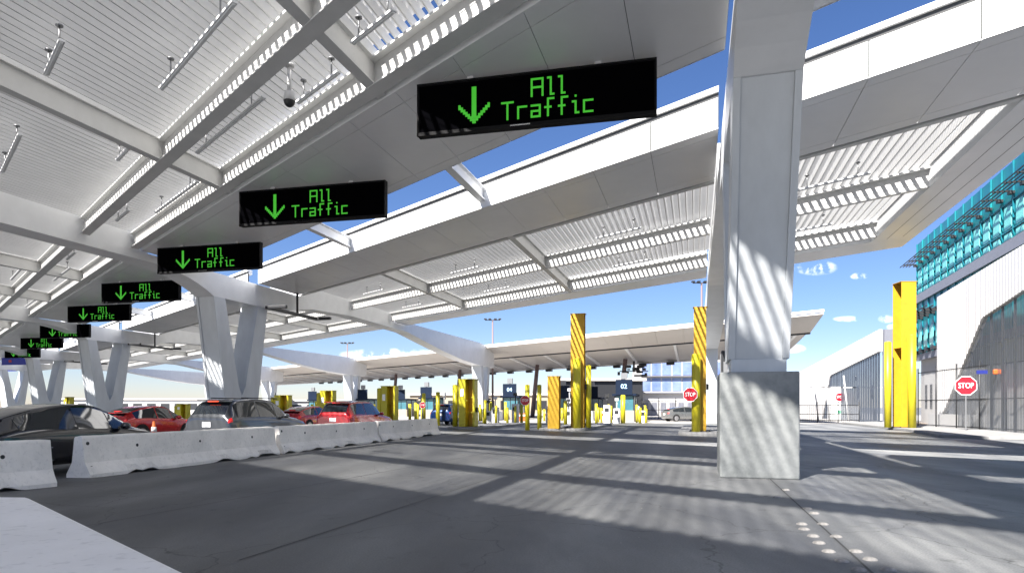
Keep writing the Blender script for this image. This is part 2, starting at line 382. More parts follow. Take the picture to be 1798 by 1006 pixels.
# ------------------------------------------------------------------ canopies
def quad_plate(b, t0, t1, s0, s1, z0, z1):
    b.hexa([P(t0, s0, z0), P(t1, s0, z0), P(t1, s1, z0), P(t0, s1, z0)], [P(t0, s0, z1), P(t1, s0, z1), P(t1, s1, z1), P(t0, s1, z1)])
def bays(t_min):
    e = []
    lo = t_min
    for g_ in GT:
        if g_ - .75 > lo + .5: e.append((lo, g_ - .75))
        lo = g_ + .75
    return e
def ibeam_t(b, t0, t1, s, z0, z1, wt=.50, wb=.34):   # along a: wide top flange, web, bottom flange
    quad_plate(b, t0, t1, s - wb / 2, s + wb / 2, z0, z0 + .035)
    quad_plate(b, t0, t1, s - wt / 2, s + wt / 2, z1 - .05, z1)
    quad_plate(b, t0, t1, s - .05, s + .05, z0 + .035, z1 - .05)
def canopy(sg, beams, label, t_min=-8.7, wide=0.0):
    root = empty('canopy', P(0, sg * 10, 0), 0, label, 'canopy', None)
    inv = P(0, sg * 10, 0)
    def fin(b, name, m, bevel=0):
        o = b.build(name, m, None, bevel, origin=inv); o.location = (0, 0, 0); o.parent = root; return o
    S = lambda s: sg * s
    SI = 5.7 if sg > 0 else 6.2      # inner edge of the slatted field
    Z0 = 8.4
    for (t0, t1) in bays(t_min):
        first = t0 == t_min
        sof = MB(); jn = MB(); fas = MB(); cap = MB(); slat = MB(); out = MB(); lip = MB(); lou = MB()
        # backing + separate panels with open joints
        quad_plate(jn, t0, t1, S(1.96), S(SI - .1), Z0 + .035, Z0 + .06)
        n = max(1, round((t1 - t0) / 2.0)); st = (t1 - t0) / n
        for i in range(n):
            u0 = t0 + i * st + .008; u1 = t0 + (i + 1) * st - .008
            for (s0, s1) in ((1.9, 2.35), (2.37, SI - .48), (SI - .46, SI)):
                quad_plate(sof, u0, u1, S(s0), S(s1), Z0, Z0 + .03)
            quad_plate(fas, u0 + .012, u1 - .012, S(1.88), S(1.92), Z0 + .0, Z0 + .78)
        quad_plate(jn, t0, t1, S(1.93), S(2.0), Z0 + .06, Z0 + .95)
        quad_plate(cap, t0, t1, S(1.94), S(2.3), Z0 + .80, Z0 + .90)
        quad_plate(cap, t0, t1, S(1.84), S(2.3), Z0 + .93, Z0 + 1.06)
        quad_plate(lip, t0, t1, S(SI), S(SI + .04), Z0, Z0 + 1.0)
        # outer band
        te = t0 + 1.7 if first else t0
        ow = 21.6 + wide
        quad_plate(out, t0, t1, S(19.5), S(ow), Z0, Z0 + .04)
        quad_plate(out, t0, t1, S(ow - .04), S(ow), Z0 + .04, Z0 + .75)
        quad_plate(lip, te, t1, S(19.46), S(19.5), Z0, Z0 + 1.0)
        if first:   # closed end band
            quad_plate(out, t0, te, S(SI + .06), S(19.48), Z0, Z0 + .04)
            quad_plate(out, t0, t0 + .04, S(1.95), S(ow - .06), Z0 + .05, Z0 + .75)
            quad_plate(lip, te, te + .04, S(SI + .06), S(19.44), Z0, Z0 + 1.0)
            for q in (.55, 1.15): quad_plate(jn, t0 + q, t0 + q + .015, S(SI + .1), S(19.4), Z0 - .004, Z0)
        # upright slats running along the lanes
        sl0 = te + .06 if first else te - .13; sl1 = t1 + .13
        k = int((sl1 - sl0) / .3)
        for i in range(k + 1):
            u = sl0 + i * .3
            quad_plate(slat, u - .02, u + .02, S(SI + .06), S(19.44), Z0 + .68, Z0 + .895)
        q = S(6.0) if sg > 0 else S(19.3)
        for i in range(int((13.4 if sg > 0 else 12.9) / .25)):      # upper louvres across the slats, laid to the sun's fall
            s_ = q + i * .25; ca, sa = .2 * math.cos(R(46)), .2 * math.sin(R(46))
            lou.add([P(sl0, s_, Z0 + .9), P(sl1, s_, Z0 + .9), P(sl1, s_ - ca, Z0 + .9 + sa), P(sl0, s_ - ca, Z0 + .9 + sa)], [(0, 1, 2, 3)])
        fin(lou, 'louvre_layer', M_louvre)
        fin(jn, 'joint_backing', M_joint); fin(sof, 'soffit', M_soffit); fin(fas, 'fascia', M_fascia); fin(cap, 'parapet_cap', M_fascia)
        fin(slat, 'slat_deck', M_slat); fin(out, 'edge_band', M_soffit); fin(lip, 'edge_channel', M_white)
    # long beams, one object each per bay; cross beams on the 10 m lines
    for (t0, t1) in bays(t_min):
        if t0 > 95: continue
        te = t0 + 1.74 if t0 == t_min else t0
        for s in beams:
            b = MB(); ibeam_t(b, te, t1, S(s), Z0 + .02, Z0 + .64, .5, .42 if sg < 0 else .22); fin(b, 'long_beam', M_beam)
    for t in ([9.4, 18.6] if sg < 0 else [10, 20]) + [40, 50, 70, 80]:
        b = MB()
        quad_plate(b, t - .16, t + .16, S(SI + .07), S(19.43), Z0 + .035, Z0 + .067)
        quad_plate(b, t - .16, t + .16, S(SI + .07), S(19.43), Z0 + .60, Z0 + .625)
        quad_plate(b, t - .03, t + .03, S(SI + .07), S(19.43), Z0 + .067, Z0 + .60)
        fin(b, 'cross_beam', M_beam)
    return root
cn = canopy(-1, (6.62, 9.05, 14.9), 'near slatted white canopy overhead, with the lane signs under its edge', wide=9.0)
cf = canopy(1, (6.1, 12.4, 18.7), 'slatted canopy beyond the sky gap, with the sunlit white fascia')
# struts across the gap
strut_names = {9.8: 'white strut across the sky gap behind the largest lane sign', 19: 'white strut across the sky gap right of the second largest sign',
               40: 'white strut across the sky gap beyond the first V column', 50: 'second white strut beyond the first V column',
               70: 'strut across the gap beyond the second V column', 80: 'farthest strut across the sky gap'}
for t, lb in strut_names.items():
    b = MB(); quad_plate(b, t - .16, t + .16, -1.86, 1.86, 8.62, 8.66); quad_plate(b, t - .16, t + .16, -1.86, 1.86, 9.02, 9.06)
    quad_plate(b, t - .03, t + .03, -1.86, 1.86, 8.66, 9.02)
    tag(b.build('gap_strut', M_white, origin=P(t, 0, 8.6)), lb, 'strut', 'struts across the sky gap')

# ------------------------------------------------------------------ frames: pedestal, V column, girder, far V column
def frame(t, label, ped):
    root = empty('support_frame', P(t, 0, 0), THC, label, 'support frame', 'V column frames carrying the canopies')
    f = lambda s, z, u: (u, s, z)          # local: x lateral, y along lanes
    wd = .57; fl = .13
    def legs(b, off, zb, zt, splay, base, tip):
        c0 = off
        def polys(gro):
            near = [(c0 - base + gro, zb), (c0 - base - splay + gro, zt), (c0 - .62 * (base + splay) , zt), (c0, tip)]
            near = [(c0 - base + gro, zb), (c0 - base - splay + gro, zt), (c0 - base - splay + .85, zt), (c0 - .28, tip + .55), (c0, tip), (c0, zb)]
            far = [(2 * c0 - s_, z_) for s_, z_ in near][::-1]
            return near, far
        for pl in polys(.05): b.prism(pl, f, -wd + fl, wd - fl)
        for pl in polys(0.0):
            b.prism(pl, f, -wd, -wd + fl); b.prism(pl, f, wd - fl, wd)
    pb = MB()
    pw = .74
    tall = ped > 1.5; cy = -.45 if tall else .15
    pb.box((0, cy, ped / 2), (2 * pw, 1.7 if tall else 2.6, ped)); pb.build('pedestal', M_pedestal, root, bevel=.03)
    if ped > 1.5:
        cb = MB(); cb.box((0, cy, ped + .13), (1.04, 1.4, .26)); cb.build('base_collar', M_blue_white, root, bevel=.01)
        zb = ped + .26
    else: zb = ped
    lb = MB(); legs(lb, cy if tall else .25, zb, 7.15, 1.75 if tall else .95, .72 if tall else 1.25, max(zb + .9, 2.0)); lb.build('v_column', M_blue_white, root, bevel=.008)
    # girder: haunched box
    bot = [(-40, 8.02), (-6.6, 8.02)]
    sp = 2.47 if tall else 2.2; kk = cy if tall else .25
    for i in range(9):      # haunch curve into the near leg
        q = i / 8; bot.append((-6.6 + q * (6.6 - sp + kk), 8.02 - .87 * (q ** 2.6)))
    bot += [(sp + kk, 7.15), (4.6, 7.35), (7, 7.75), (12, 8.0), (21.6, 7.9), (30, 6.95), (36, 6.45), (41.5, 6.25), (47, 6.25)]
    top = [(47, 8.6), (41, 8.85), (30, 8.75), (22, 8.7), (21.5, 9.3), (6.0, 9.46), (5.7, 8.38), (-6.2, 8.38), (-6.5, 9.46), (-40, 9.46)]
    gb = MB()
    def strip(b, u0, u1, dz=0.0):
        # split into convex pieces along the length
        xs = sorted(set([p[0] for p in bot] + [p[0] for p in top]))
        import bisect
        def interp(pl, x):
            pl = sorted(pl)
            for (x0, y0), (x1, y1) in zip(pl, pl[1:]):
                if x0 <= x <= x1: return y0 if x1 == x0 else y0 + (y1 - y0) * (x - x0) / (x1 - x0)
            return pl[-1][1]
        vb = [(x, interp(bot, x) + dz) for x in xs]; vt = [(x, interp(top, x)) for x in xs]; n = len(xs)
        vs_ = [(u0, x, z) for x, z in vb] + [(u0, x, z) for x, z in vt] + [(u1, x, z) for x, z in vb] + [(u1, x, z) for x, z in vt]
        fs = []
        for i in range(n - 1):
            fs += [(i, i + 1, n + i + 1, n + i), (2 * n + i, 3 * n + i, 3 * n + i + 1, 2 * n + i + 1),
                   (i, 2 * n + i, 2 * n + i + 1, i + 1), (n + i, n + i + 1, 3 * n + i + 1, 3 * n + i)]
        fs += [(0, n, 3 * n, 2 * n), (n - 1, 3 * n - 1 - 0, 4 * n - 1, 2 * n - 1)]
        fs[-1] = (n - 1, 2 * n + n - 1, 4 * n - 1, 2 * n - 1)
        b.add(vs_, fs)
    strip(gb, -wd + .002, wd - .002)
    gb.build('girder', M_white, root)
    # column of the row beyond, under the third canopy
    lb = MB(); legs(lb, 43.5, .9, 6.25, .8, .9, 1.6); lb.build('far_v_column', M_blue_white, root)
    pb = MB(); pb.box((0, 43.5, .45), (1.4, 2.2, .9)); pb.build('far_pedestal', M_pedestal, root, bevel=.03)
    return root
frame(0, 'nearest column frame, on the tall grey concrete pedestal at right', 2.1)
frame(30, 'V column frame behind the grey and red cars, tallest V in view', 1.0)
frame(60, 'second V column frame from the right, above the black car', 1.0)
frame(90, 'third V column frame from the right, small, above the black car roof', 1.0)
frame(120, 'farthest V column frame at the left edge of the view', 1.0)
# dark bearing box on the nearest girder
# ------------------------------------------------------------------ third canopy over the booths
def canopy3():
    root = empty('booth_canopy', P(0, 44, 0), 0, 'far beige canopy over the inspection booths with a sloping underside', 'canopy')
    inv = P(0, 44, 0)
    def fin(b, name, m):
        o = b.build(name, m, None, 0, origin=inv); o.location = (0, 0, 0); o.parent = root; return o
    def tri(b, t0, t1, s0, zb0, zt0, s1, zb1, zt1):
        b.hexa([P(t0, s0, zb0), P(t1, s0, zb0), P(t1, s1, zb1), P(t0, s1, zb1)], [P(t0, s0, zt0), P(t1, s0, zt0), P(t1, s1, zt1), P(t0, s1, zt1)])
    t0, t1 = -9.5, 130
    b = MB()
    n = 46; st = (t1 - t0) / n
    for i in range(n):
        tri(b, t0 + i * st + .01, t0 + (i + 1) * st - .01, 44, 8.45, 8.6, 50, 7.72, 9.0)
    fin(b, 'front_soffit', M_soffit3)
    b = MB(); tri(b, t0, t1, 43.9, 8.62, 8.8, 45, 8.75, 8.95); fin(b, 'front_edge', M_fascia)
    b = MB(); tri(b, t0, t1, 50.02, 7.60, 9.0, 50.4, 7.60, 9.0); fin(b, 'gutter_line', M_dark)
    b = MB(); tri(b, t0, t1, 50.3, 7.9, 9.0, 66, 7.15, 8.2); fin(b, 'rear_soffit', M_soffit3)
    b = MB()
    for i in range(0, 23): tri(b, t0 + i * st * 2 + 1, t0 + i * st * 2 + 1.3, 50.5, 7.66, 7.9, 65, 6.98, 7.2)
    fin(b, 'rafters', M_fascia)
    b = MB(); tri(b, t0, t1, 66.02, 6.95, 8.3, 66.3, 6.95, 8.3); fin(b, 'rear_edge', M_fascia)
    for i in range(26):
        b = MB(); t = t0 + 1.5 + i * 4.1; tri(b, t, t + 1.15, 64.9, 6.62, 6.97, 65.9, 6.62, 6.97); fin(b, 'lane_light', M_dark)
    for t in (12, 27, 44, 62):
        b = MB(); b.cyl(P(t, 60, 0), P(t - 1.0, 60, 7.3), .32, .26, 14); fin(b, 'raked_column', M_brown)
canopy3()

# ------------------------------------------------------------------ tube lights and camera under the canopies
def tube_light(loc, length, drop, label, rz):
    r_ = empty('tube_light', loc, rz, label, 'light fixture', 'tube lights under the slatted decks')
    b = MB(); b.box((0, 0, -drop), (length, .11, .05)); b.box((0, 0, -drop - .035), (length - .06, .05, .03)); b.build('lamp_body', M_white, r_, bevel=.006)
    for sx in (-1, 1):
        b = MB(); b.cyl((sx * length * .34, 0, 0), (sx * length * .34, 0, -drop + .02), .018, n=8); b.cyl((sx * length * .34, 0, .0), (sx * length * .34, 0, -.03), .07, n=12)
        b.build('hanger', M_post, r_)
    return r_
rzA = math.atan2(A.y, A.x)
tl = [((285, 155), (410, 0)), ((85, 130), (105, 68)), ((2, 300), (38, 235)), ((205, 280), (232, 253)), ((345, 270), (466, 165)), ((525, 180), (592, 124)),
      ((270, 375), (352, 313)), ((205, 387), (226, 368)), ((620, 75), (692, 15)), ((20, 490), (38, 470)), ((92, 500), (128, 458)), ((40, 545), (70, 515)), ((118, 455), (132, 442))]
ords = ['first', 'second', 'third', 'fourth', 'fifth', 'sixth', 'seventh', 'eighth', 'ninth', 'tenth', 'eleventh', 'twelfth', 'thirteenth', 'fourteenth']
def pxof(p): return (CX + F * p.x / p.y, HY - F * (p.z - EYE) / p.y)
tl = sorted(tl, key=lambda q: -q[0][0])
for i, (e0, e1) in enumerate(tl):
    q0, q1 = gp(e0[0], e0[1], 8.62), gp(e1[0], e1[1], 8.62); m_ = (q0 + q1) / 2; m_.z = 9.02
    tube_light(m_, min(4.6, max(1.2, (q1 - q0).length)), .42, f'white tube light under the near slatted canopy, {ords[i]} from the right', rzA)
tf = sorted([(5, 9.8), (15, 9.8), (5, 15.6), (15, 15.6), (24, 9.8), (24, 15.6), (-3.5, 9.8), (-3.5, 15.6)], key=lambda q: -pxof(P(q[0], q[1], 9))[0])
for i, (t, s) in enumerate(tf):
    tube_light(P(t, s, 9.04), 2.3, .42, f'white tube light under the canopy beyond the sky gap, {ords[i]} from the right', rzA)
r_ = empty('dome_camera', at(508, 14.6, 9.04), 0, 'white dome camera on a drop pole left of the largest lane sign', 'camera')
b = MB(); b.cyl((0, 0, 0), (0, 0, -.05), .11); b.cyl((0, 0, -.05), (0, 0, -.62), .045); b.build('drop_pole', M_equip, r_)
b = MB(); b.cyl((0, 0, -.62), (0, 0, -.82), .1, .13, 16); b.build('housing', M_equip, r_)
b = MB(); b.dome((0, 0, -.82), .125, 1.1, top=False); b.build('lens_dome', M_dark, r_)

for t, lb in ((29.2, 'dark bent pipe hung beside the tallest V column'), (59.2, 'dark bent pipe hung beside the second V column'), (89.2, 'small dark pipe hung beside the third V column')):
    r_ = empty('hung_pipe', P(t, 5.2, 8.4), THC, lb, 'pipe', 'dark pipes hung under the canopy')
    b = MB(); b.cyl((.3, 0, 0), (.3, 0, -1.25), .07, n=10); b.build('drop_rod', M_dark, r_)
    b = MB(); b.box((0.3, -.4, -1.3), (.22, 5.2, .18)); b.box((.9, -2.9, -1.3), (1.3, .2, .18)); b.box((.8, 2.1, -1.3), (1.1, .2, .18)); b.build('pipe_run', M_dark, r_, bevel=.03)
# ------------------------------------------------------------------ LED lane signs
GL = {'A': ["11111", "10001", "10001", "11111", "10001", "10001", "10001"],
      'l': ["110", "010", "010", "010", "010", "010", "011"],
      'T': ["11111", "00100", "00100", "00100", "00100", "00100", "00100"],
      'r': ["0000", "0000", "1111", "1000", "1000", "1000", "1000"],
      'a': ["0000", "0000", "1111", "0001", "1111", "1001", "1111"],
      'f': ["0111", "0100", "0100", "1110", "0100", "0100", "0100"],
      'i': ["010", "000", "110", "010", "010", "010", "011"],
      'c': ["0000", "0000", "1111", "1000", "1000", "1000", "1111"]}
def led_text(root, word, cx, top, d):
    cols = sum(len(GL[ch][0]) + 1 for ch in word) - 1
    x = cx - cols * d / 2
    for ch in word:
        g_ = GL[ch]; b = MB()
        if ch == 'i':
            dt = MB(); dt.box((x + 1.5 * d, -.092, top - .5 * d), (d * .72, .006, d * .72)); dt.build('letter_dot', M_led, root)
        for r0, row in enumerate(g_):
            if ch == 'i' and r0 == 0: continue
            for c0, v in enumerate(row):
                if v == '1':
                    b.box((x + (c0 + .5) * d, -.092, top - (r0 + .5) * d), (d * .72, .006, d * .72))
                    if c0 + 1 < len(row) and row[c0 + 1] == '1': b.box((x + (c0 + 1) * d, -.092, top - (r0 + .5) * d), (d * .3, .0055, d * .715))
                    if r0 + 1 < 7 and g_[r0 + 1][c0] == '1': b.box((x + (c0 + .5) * d, -.092, top - (r0 + 1) * d), (d * .715, .0055, d * .3))
        b.build('letter', M_led, root)
        x += (len(g_[0]) + 1) * d
def make_sign():
    W, H, D = 5.03, 1.11, .16
    r_ = bpy.data.objects.new('lane_sign', None); COL.objects.link(r_)
    b = MB(); b.box((0, 0, 0), (W, D, H)); b.build('housing', M_frame, r_, bevel=.012)
    b = MB(); b.box((0, -.084, 0), (W - .1, .008, H - .1)); b.build('display_face', M_signface, r_)
    b = MB()
    b.box((0, -.1, -H / 2 + .03), (W, .06, .07)); b.box((0, -.1, H / 2 - .02), (W, .05, .035))
    b.box((-W / 2 + .02, -.1, 0), (.035, .05, H - .08)); b.box((W / 2 - .02, -.1, 0), (.035, .05, H - .08)); b.build('face_frame', M_frame, r_)
    led_text(r_, 'All', .33, .43, .057); led_text(r_, 'Traffic', .30, .0, .057); b = MB()
    # arrow
    d = .051
    for i in range(13): 
        for k in (-.5, .5): b.box((-1.25 + k * d, -.092, .36 - i * d), (d, .006, d))
    for i in range(7):
        for sx in (-1, 1):
            for k in (0, 1): b.box((-1.25 + sx * (i + .25) * d, -.092, -.36 + i * d + k * d), (d, .0055, d))
    b.build('green_arrow', M_led, r_)
    b = MB(); b.box((-.25, -.128, -H / 2 + .032), (.42, .004, .022)); b.build('maker_strip', M_signwhite, r_)
    for sx in (-1.35, 1.35):
        b = MB(); b.box((sx, 0, H / 2 + .055), (.14, .12, .11)); b.box((sx, 0, H / 2 + .10), (.3, .24, .03)); b.build('hanger', M_equip, r_)
    return r_
sg0 = make_sign()
sd_ = Vector((.975, -.221, 0)); rzS = math.atan2(sd_.y, sd_.x)
ts = [5.9, 14.5, 24.0, 34.2, 43.7, 54, 65, 77]
rank = ['largest green All Traffic sign, in front of the blue sky gap', 'second largest green All Traffic sign, left of the sky strut', 'third largest green All Traffic sign, above the first V column',
        'fourth green All Traffic sign from the right, behind the girder', 'fifth green All Traffic sign from the right', 'sixth green All Traffic sign from the right, above the second V column',
        'seventh green All Traffic sign from the right', 'leftmost and smallest green All Traffic sign']
SIGN_Y = [13.62, 20.6, 28.06, 36.2, 44.5, 55, 65, 77]
SIGN_X = [936, 548, 368, 248, 175, 115, 74, 40]
for i, t in enumerate(ts):
    o = sg0 if i == 0 else copy_tree(sg0)
    # keep each sign on the centre line of the soffit band
    o.location = at(SIGN_X[i], SIGN_Y[i], 8.4 - .07 - .565); o.rotation_euler = (0, 0, rzS)
    tag(o, rank[i], 'lane sign', 'green lane signs hung under the near canopy')
for i, (t, lb) in enumerate([((28, 90), 'blue lane sign hung left of the green signs, nearer one'), ((8, 106), 'blue lane sign hung at the far left edge, farther one')]):
    r_ = empty('blue_lane_sign', at(*t, 7.75), rzS, lb, 'lane sign', 'blue lane signs')
    b = MB(); b.box((0, 0, 0), (4.75, .16, 1.04)); b.build('sign_panel', M_bluesign, r_, bevel=.01)
    b = MB(); b.box((-.9, -.085, 0), (.5, .006, .35)); b.build('red_emblem', M_red, r_)
    for sx in (-1.35, 1.35):
        b = MB(); b.box((sx, 0, .66), (.14, .12, .28)); b.build('hanger', M_equip, r_)

# ------------------------------------------------------------------ concrete barriers
def barrier(p0, p1, label, seed):
    rnd = random.Random(seed)
    p0 = Vector((*p0, 0)); p1 = Vector((*p1, 0)); d = p1 - p0; Ln = d.length; d.normalize(); n_ = Vector((d.y, -d.x, 0))
    prof = [(-.30, 0), (-.30, .06), (-.17, .30), (-.095, .83), (.095, .83), (.17, .30), (.30, .06), (.30, 0)]
    prof = [(-.30, 0), (-.30, .07), (-.23, .19), (-.165, .30), (-.13, .55), (-.10, .79), (-.08, .83), (.08, .83), (.10, .79), (.13, .55), (.165, .30), (.23, .19), (.30, .07), (.30, 0)]
    K = 44; vs_ = []; fs = []
    chips = [(rnd.uniform(.02, .98), rnd.uniform(.015, .05), rnd.uniform(.03, .12)) for _ in range(9)]
    for i in range(K + 1):
        q = i / K
        for j, (x, z) in enumerate(prof):
            dx = rnd.gauss(0, .0025); dz = rnd.gauss(0, .002)
            if j in (0, 1, 12, 13):
                for (c, wd_, dp) in chips:
                    e = math.exp(-((q - c) / wd_) ** 2)
                    if j in (0, 13): dz += e * dp * .8
                    dx -= math.copysign(e * dp * .5, x)
            endr = .012 if i in (0, K) else 0
            vs_.append((x * (1 - endr * 4) + dx, q * Ln + (endr if i == 0 else -endr), max(z + dz - endr * (z > .5), 0)))
    m = len(prof)
    for i in range(K):
        for j in range(m): fs.append((i * m + j, i * m + (j + 1) % m, (i + 1) * m + (j + 1) % m, (i + 1) * m + j))
    fs.append(tuple(range(m))[::-1]); fs.append(tuple(K * m + j for j in range(m)))
    r_ = empty('concrete_barrier', p0, math.atan2(-d.x, d.y), label, 'barrier', 'white concrete barriers along the lane')
    b = MB(); b.add(vs_, fs); b.build('barrier_block', M_barrier, r_)
    for q, z in ((.2, .58), (.5, .56), (.82, .57), (.012, .68), (.012, .2)):
        xx = .13 + (.55 - z) * .12 if z > .3 else .205
        b = MB(); rr_ = .035; b.cyl((xx - .01, q * Ln + .04, z), (xx + .006, q * Ln + .04, z), rr_, n=14); b.build('lifting_hole', M_dark, r_)
    if rnd.random() < 2:
        b = MB()
        for z in (.18, .45, .68): b.box((0, Ln + .03, z), (.03, .09, .02))
        b.build('joint_loop', M_post, r_)
gA = [((-10.3, 7.6), (-8.32, 11.75)), ((-8.62, 13.0), (-7.17, 19.55)), ((-7.12, 19.75), (-5.6, 26.65)), ((-5.58, 26.85), (-4.0, 34.2))]
for i, (a_, b_) in enumerate(gA):
    barrier(a_, b_, ['leftmost white concrete barrier, cut by the left edge, below the black car', 'long white concrete barrier in front of the grey car, with a chipped foot',
                     'white concrete barrier in front of the red car with a rear licence plate', 'farthest white concrete barrier, nearest the yellow posts'][i], i + 3)
# near plinth at the bottom left corner
b = MB(); Zt = .8
pl = [(-3.32, 4.38), (-1.12, 2.3), (-.3, 1.5), (-1.6, .6), (-9, .6), (-9, 4.5)]
pl = [(-3.24, 4.40), (-.33, 1.56), (-2.4, .4), (-10, .4), (-10, 4.9)]
b.prism(pl, lambda a_, b_, u: (a_, b_, u), 0, Zt)
tag(b.build('concrete_plinth', M_plinth, bevel=.03), 'low pale concrete plinth in the bottom left corner', 'plinth')

# ------------------------------------------------------------------ yellow steel posts, bollards
def bollard_mb(b, x, y, h, r=.14, z0=0):
    b.cyl((x, y, z0), (x, y, z0 + h - r * .35), r, n=18); b.dome((x, y, z0 + h - r * .35), r, .35, n=18)
def yellow_post(loc, wd, dp, h, label, bol=(), z0=.0, plate=True, rz=None, front=True):
    r_ = empty('yellow_portal_post', loc, THC if rz is None else rz, label, 'post', 'tall yellow steel posts')
    b = MB(); th = .035
    # open-sided box channel, open towards the left
    if front:
        b.box((0, -dp / 2 + th / 2, h / 2), (wd, th, h)); b.box((0, dp / 2 - th / 2, h / 2), (wd, th, h)); b.box((wd * .12, 0, h / 2), (th, dp - 2 * th, h - .002))
    else:       # pair of upright channels with an open recess between them
        b.box((-wd * .27, 0, h / 2), (wd * .42, dp, h)); b.box((wd * .44, 0, h / 2), (wd * .12, dp, h)); b.box((wd * .16, dp / 2 - th, h / 2), (wd * .44 - .004, th, h - .004))
        for q_ in (.3, .62): b.box((wd * .16, dp / 2 - .12, h * q_), (wd * .44 - .006, .1, .06))
        lp = MB(); lp.box((-wd * .27, -dp / 2 - .012, h * .72), (wd * .2, .02, h * .16)); lp.build('label_plate', M_signwhite, r_)
    b.box((wd * .02, 0, h + .012), (wd + .12, dp + .04, .024))
    for z in (h * .55,): b.box((-wd * .2, 0, z), (wd * .5, dp - 2 * th - .01, .03))
    b.build('steel_channel', M_yellow if front else M_yellow2, r_, bevel=.006)  # open pairs get the paler yellow so their faces look lit
    if not front:
        b = MB(); b.box((wd * .16, dp / 2 - th - .03, h / 2), (wd * .44 - .02, .03, h - .01)); b.box((wd * .375, 0, h / 2), (.01, dp - .1, h - .012)); b.build('shaded_recess', M_yellow, r_)  # deeper yellow panels paint the unlit inside of the recess
    for (x, y, hh, rr) in bol:
        b = MB(); bollard_mb(b, x, y, hh, rr); b.build('guard_bollard', M_yellow2, r_)
    if plate:
        b = MB(); b.box((0, 0, .015), (wd + .5, dp + .5, .03)); 
        for sx in (-1, 1):
            for sy in (-1, 1): b.cyl((sx * (wd / 2 + .15), sy * (dp / 2 + .15), .03), (sx * (wd / 2 + .15), sy * (dp / 2 + .15), .07), .035, n=8)
        b.build('base_plate', M_dark, r_)
        b = MB(); b.box((wd / 2 + .07, 0, h * .36), (.12, .2, .3)); b.build('sensor_box', M_dark, r_)
    return r_
def island(cx, cy, ln, wd, label):
    b = MB(); h = .15; n = 8; pts = []
    for i in range(n + 1): t = math.pi * i / n; pts.append((wd / 2 * math.cos(t), ln / 2 + wd / 2 * math.sin(t)))
    for i in range(n + 1): t = math.pi + math.pi * i / n; pts.append((wd / 2 * math.cos(t), -ln / 2 + wd / 2 * math.sin(t)))
    b.prism(pts, lambda a_, b_, u: (a_, b_, u), 0, h)
    o = b.build('kerb_island', M_kerb, bevel=.02); o.location = (cx, cy, 0); o.rotation_euler = (0, 0, THC); tag(o, kind='structure')
def Yb(py, z=.15): return (EYE - z) * F / (py - HY)
def hpx(top, Y): return (HY - top) * Y / F + EYE
# P1
Y1 = Yb(751); p = at(1015, Y1, .15); island(p.x + 1.2, p.y + 5.5, 12, 1.9, '')
yellow_post(p, .82, .55, hpx(552, Y1) - .15, 'tall yellow post behind two round bollards, centre of the booth plaza', bol=((.02, -.55, hpx(630, Y1) - .15, .24), (.62, .1, hpx(641, Y1) - .15, .17)))
Y2 = Yb(757); p = at(1229, Y2, .15); island(p.x + 1.5, p.y + 4.5, 12, 2.6, '')
yellow_post(p, .62, .55, hpx(543, Y2 + .5) - .15, 'tall yellow post just left of the concrete pedestal, with a stop sign', bol=((-.2, -.6, hpx(622, Y2) - .15, .22),))
p3 = at(1588, Yb(750), .15)
yellow_post(p3, .9, 1.0, hpx(497, p3.y) - .15, 'tallest yellow post, open box section, in front of the teal building', bol=((-1.15, -.25, hpx(600, p3.y) - .15, .2), (-.1, -1.0, hpx(586, p3.y - 1) - .15, .23)), rz=R(-2))
p = at(973, Yb(752), .15); island(p.x + 1.3, p.y + 5, 9, 1.9, '')
yellow_post(p, .68, .5, hpx(661, p.y) - .15, 'short striped yellow post left of the tall central yellow post', plate=False)
Y5 = Yb(749)
p = at(822, Y5, .15); island(p.x + 1.2, p.y + 5, 10, 2.4, '')
yellow_post(p, 1.1, .7, hpx(666, Y5) - .15, 'wide yellow post pair beside the blue car lane', front=False, bol=((-.85, -.1, hpx(675, Y5) - .15, .17),))
for (px, wpx, top, by, lb) in [(684, 32, 678, 745, 'yellow post pair behind the red car'), (576, 30, 686, 741, 'yellow post pair left of the red car roof'), (497, 34, 694, 739, 'yellow post pair above the grey car bonnet'),
                              (122, 12, 697, 735, 'small yellow post above the black car roof'), (322, 26, 709, 734, 'small yellow posts above the small red car')]:
    Y = Yb(by); p = at(px, Y, 0)
    yellow_post(p, wpx / F * Y * .85, .6, hpx(top, Y), lb, bol=((-wpx / F * Y * .55, -.1, hpx(top + 3, Y), .2),), plate=False, front=False)

